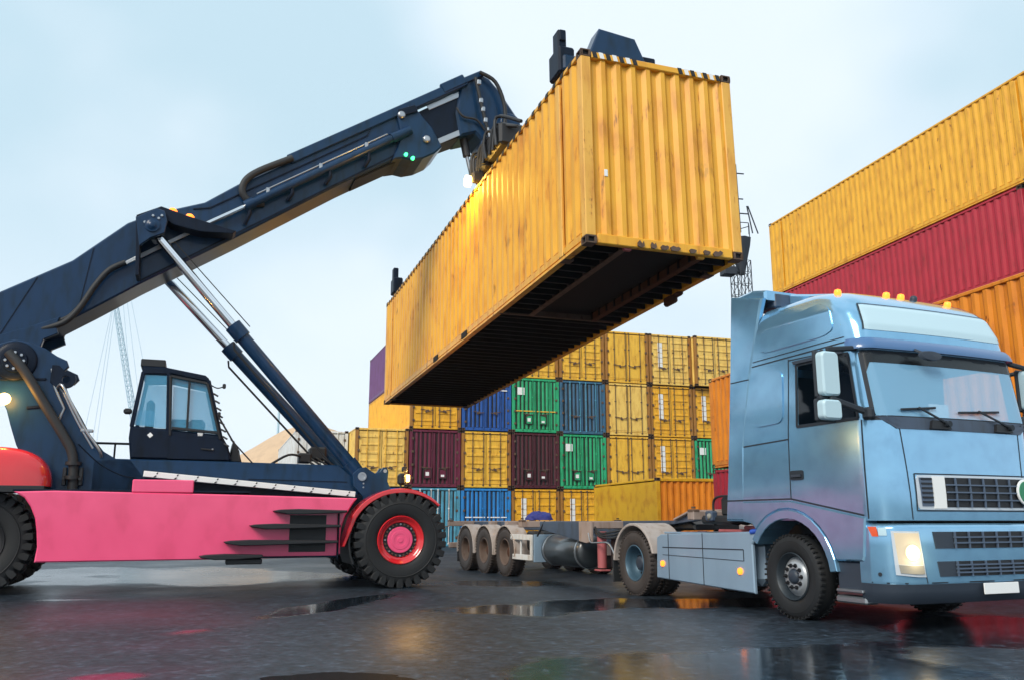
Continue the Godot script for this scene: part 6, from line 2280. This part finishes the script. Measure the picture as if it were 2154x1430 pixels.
func _background() -> void:
	# the lattice mast behind the hanging container
	var t := thing("lattice_mast", "dark lattice lighting mast with a platform, rising behind the truck cab", "mast", Vector3(19.2, 0, -70), 0.2)
	var s := st()
	for x in [-0.55, 0.40]:
		lattice(s, Vector3(x, 0, 0), Vector3(x + 0.0, 22.4, 0), 0.75, 0.62, 22, 0.045)
	obj("tower", s, M.lattice_dark, t)
	s = st()
	lathe(s, [Vector2(21.2, 0.3), Vector2(22.4, 0.55), Vector2(23.6, 0.85), Vector2(24.3, 0.95), Vector2(24.3, 0.0)], Transform3D(Basis(Vector3.RIGHT, -PI / 2), Vector3.ZERO), 8)
	box(s, Vector3(-1.2, 21.4, 0), Vector3(1.1, 0.7, 1.0), 0.05)
	obj("platform", s, M.lattice_dark, t)
	s = st()
	for k in 6:
		var a := TAU * k / 6
		cyl(s, Vector3(cos(a) * 0.9, 24.5, sin(a) * 0.9), Vector3(cos(a) * 0.9, 25.5, sin(a) * 0.9), 0.04, -1, 5)
		cyl(s, Vector3(cos(a) * 0.9, 25.5, sin(a) * 0.9), Vector3(cos(a + 1.05) * 0.9, 25.5, sin(a + 1.05) * 0.9), 0.04, -1, 5)
	cyl(s, Vector3(0.1, 24.9, 0), Vector3(0.0, 31.0, 0), 0.07, 0.04, 6)
	for q in [[30.2, 0.7], [27.9, 0.5], [26.6, 0.9]]:
		cyl(s, Vector3(-0.1, q[0], 0), Vector3(q[1], q[0], 0), 0.06, -1, 5)
	cyl(s, Vector3(1.2, 24.9, 0), Vector3(0.8, 27.3, 0), 0.06, -1, 5)
	cyl(s, Vector3(1.7, 24.9, 0), Vector3(0.9, 27.3, 0), 0.06, -1, 5)
	obj("antenna", s, M.lattice_dark, t)
	# the slewing crane on the left horizon, with its cables
	t = thing("harbour_crane", "pale lattice crane jib with thin cables, far behind the cab of the reach stacker", "crane", Vector3(-36.5, 0, -85), 0.0)
	s = st()
	lattice(s, Vector3(0.8, 0, 0), Vector3(-0.2, 9.5, 0), 0.8, 0.6, 9, 0.034)
	lattice(s, Vector3(-0.2, 9.5, 0), Vector3(-3.6, 23.0, 0), 0.5, 0.36, 26, 0.034)
	obj("jib", s, M.lattice_blue, t)
	s = st()
	for q in [[-3.6, -6.0], [-3.6, -4.7], [-3.4, -4.2], [-2.8, 0.6], [-2.4, 1.6], [-2.0, 3.4]]:
		cyl(s, Vector3(q[0], 23.2, 0), Vector3(q[1], 4.0, 0), 0.02, -1, 4, false)
	obj("cable", s, M.lattice_blue, t)
	s = st()
	box(s, Vector3(0.6, 8.6, 0), Vector3(1.6, 2.0, 1.6), 0.1)
	box(s, Vector3(0.9, 3, 0), Vector3(2.4, 4, 2.4), 0.1)
	obj("machinery_house", s, M.lattice_blue, t)
	# heap of sand
	t = thing("sand_heap", "pale brown heap of sand behind the front end of the reach stacker", "sand heap", Vector3(-16.2, 0, -70), 0.0)
	s = st()
	var n := FastNoiseLite.new()
	n.seed = 6
	n.frequency = 0.16
	var rows := []
	for j in 15:
		var row := []
		var f := j / 14.0
		for i in 49:
			var a := TAU * i / 48
			var rad := 15.0 * (1.0 - f) + 0.01
			var q := Vector3(cos(a) * rad, 0, sin(a) * rad * 0.8)
			var y := 9.6 * f
			if f > 0.85:
				y = 9.6 * (0.85 + (f - 0.85) * 0.5)
			q += Vector3(cos(a), 0, sin(a)) * n.get_noise_3d(q.x, y * 2.0, q.z) * 0.7 * (1.0 - f)
			row.append(Vector3(q.x, y, q.z))
		rows.append(row)
	sheet(s, rows, Vector3(-1, 1, 0))
	obj("mound", s, M.sand, t)
	# a thin pole beside the heap
	s = st()
	cyl(s, Vector3.ZERO, Vector3(0, 11.2, 0), 0.14, 0.10, 8)
	var o := obj("light_pole", s, M.lattice_blue, self)
	o.position = Vector3(-21.0, 0, -78)
	tag(o, "thin grey pole standing to the left of the sand heap", "pole")
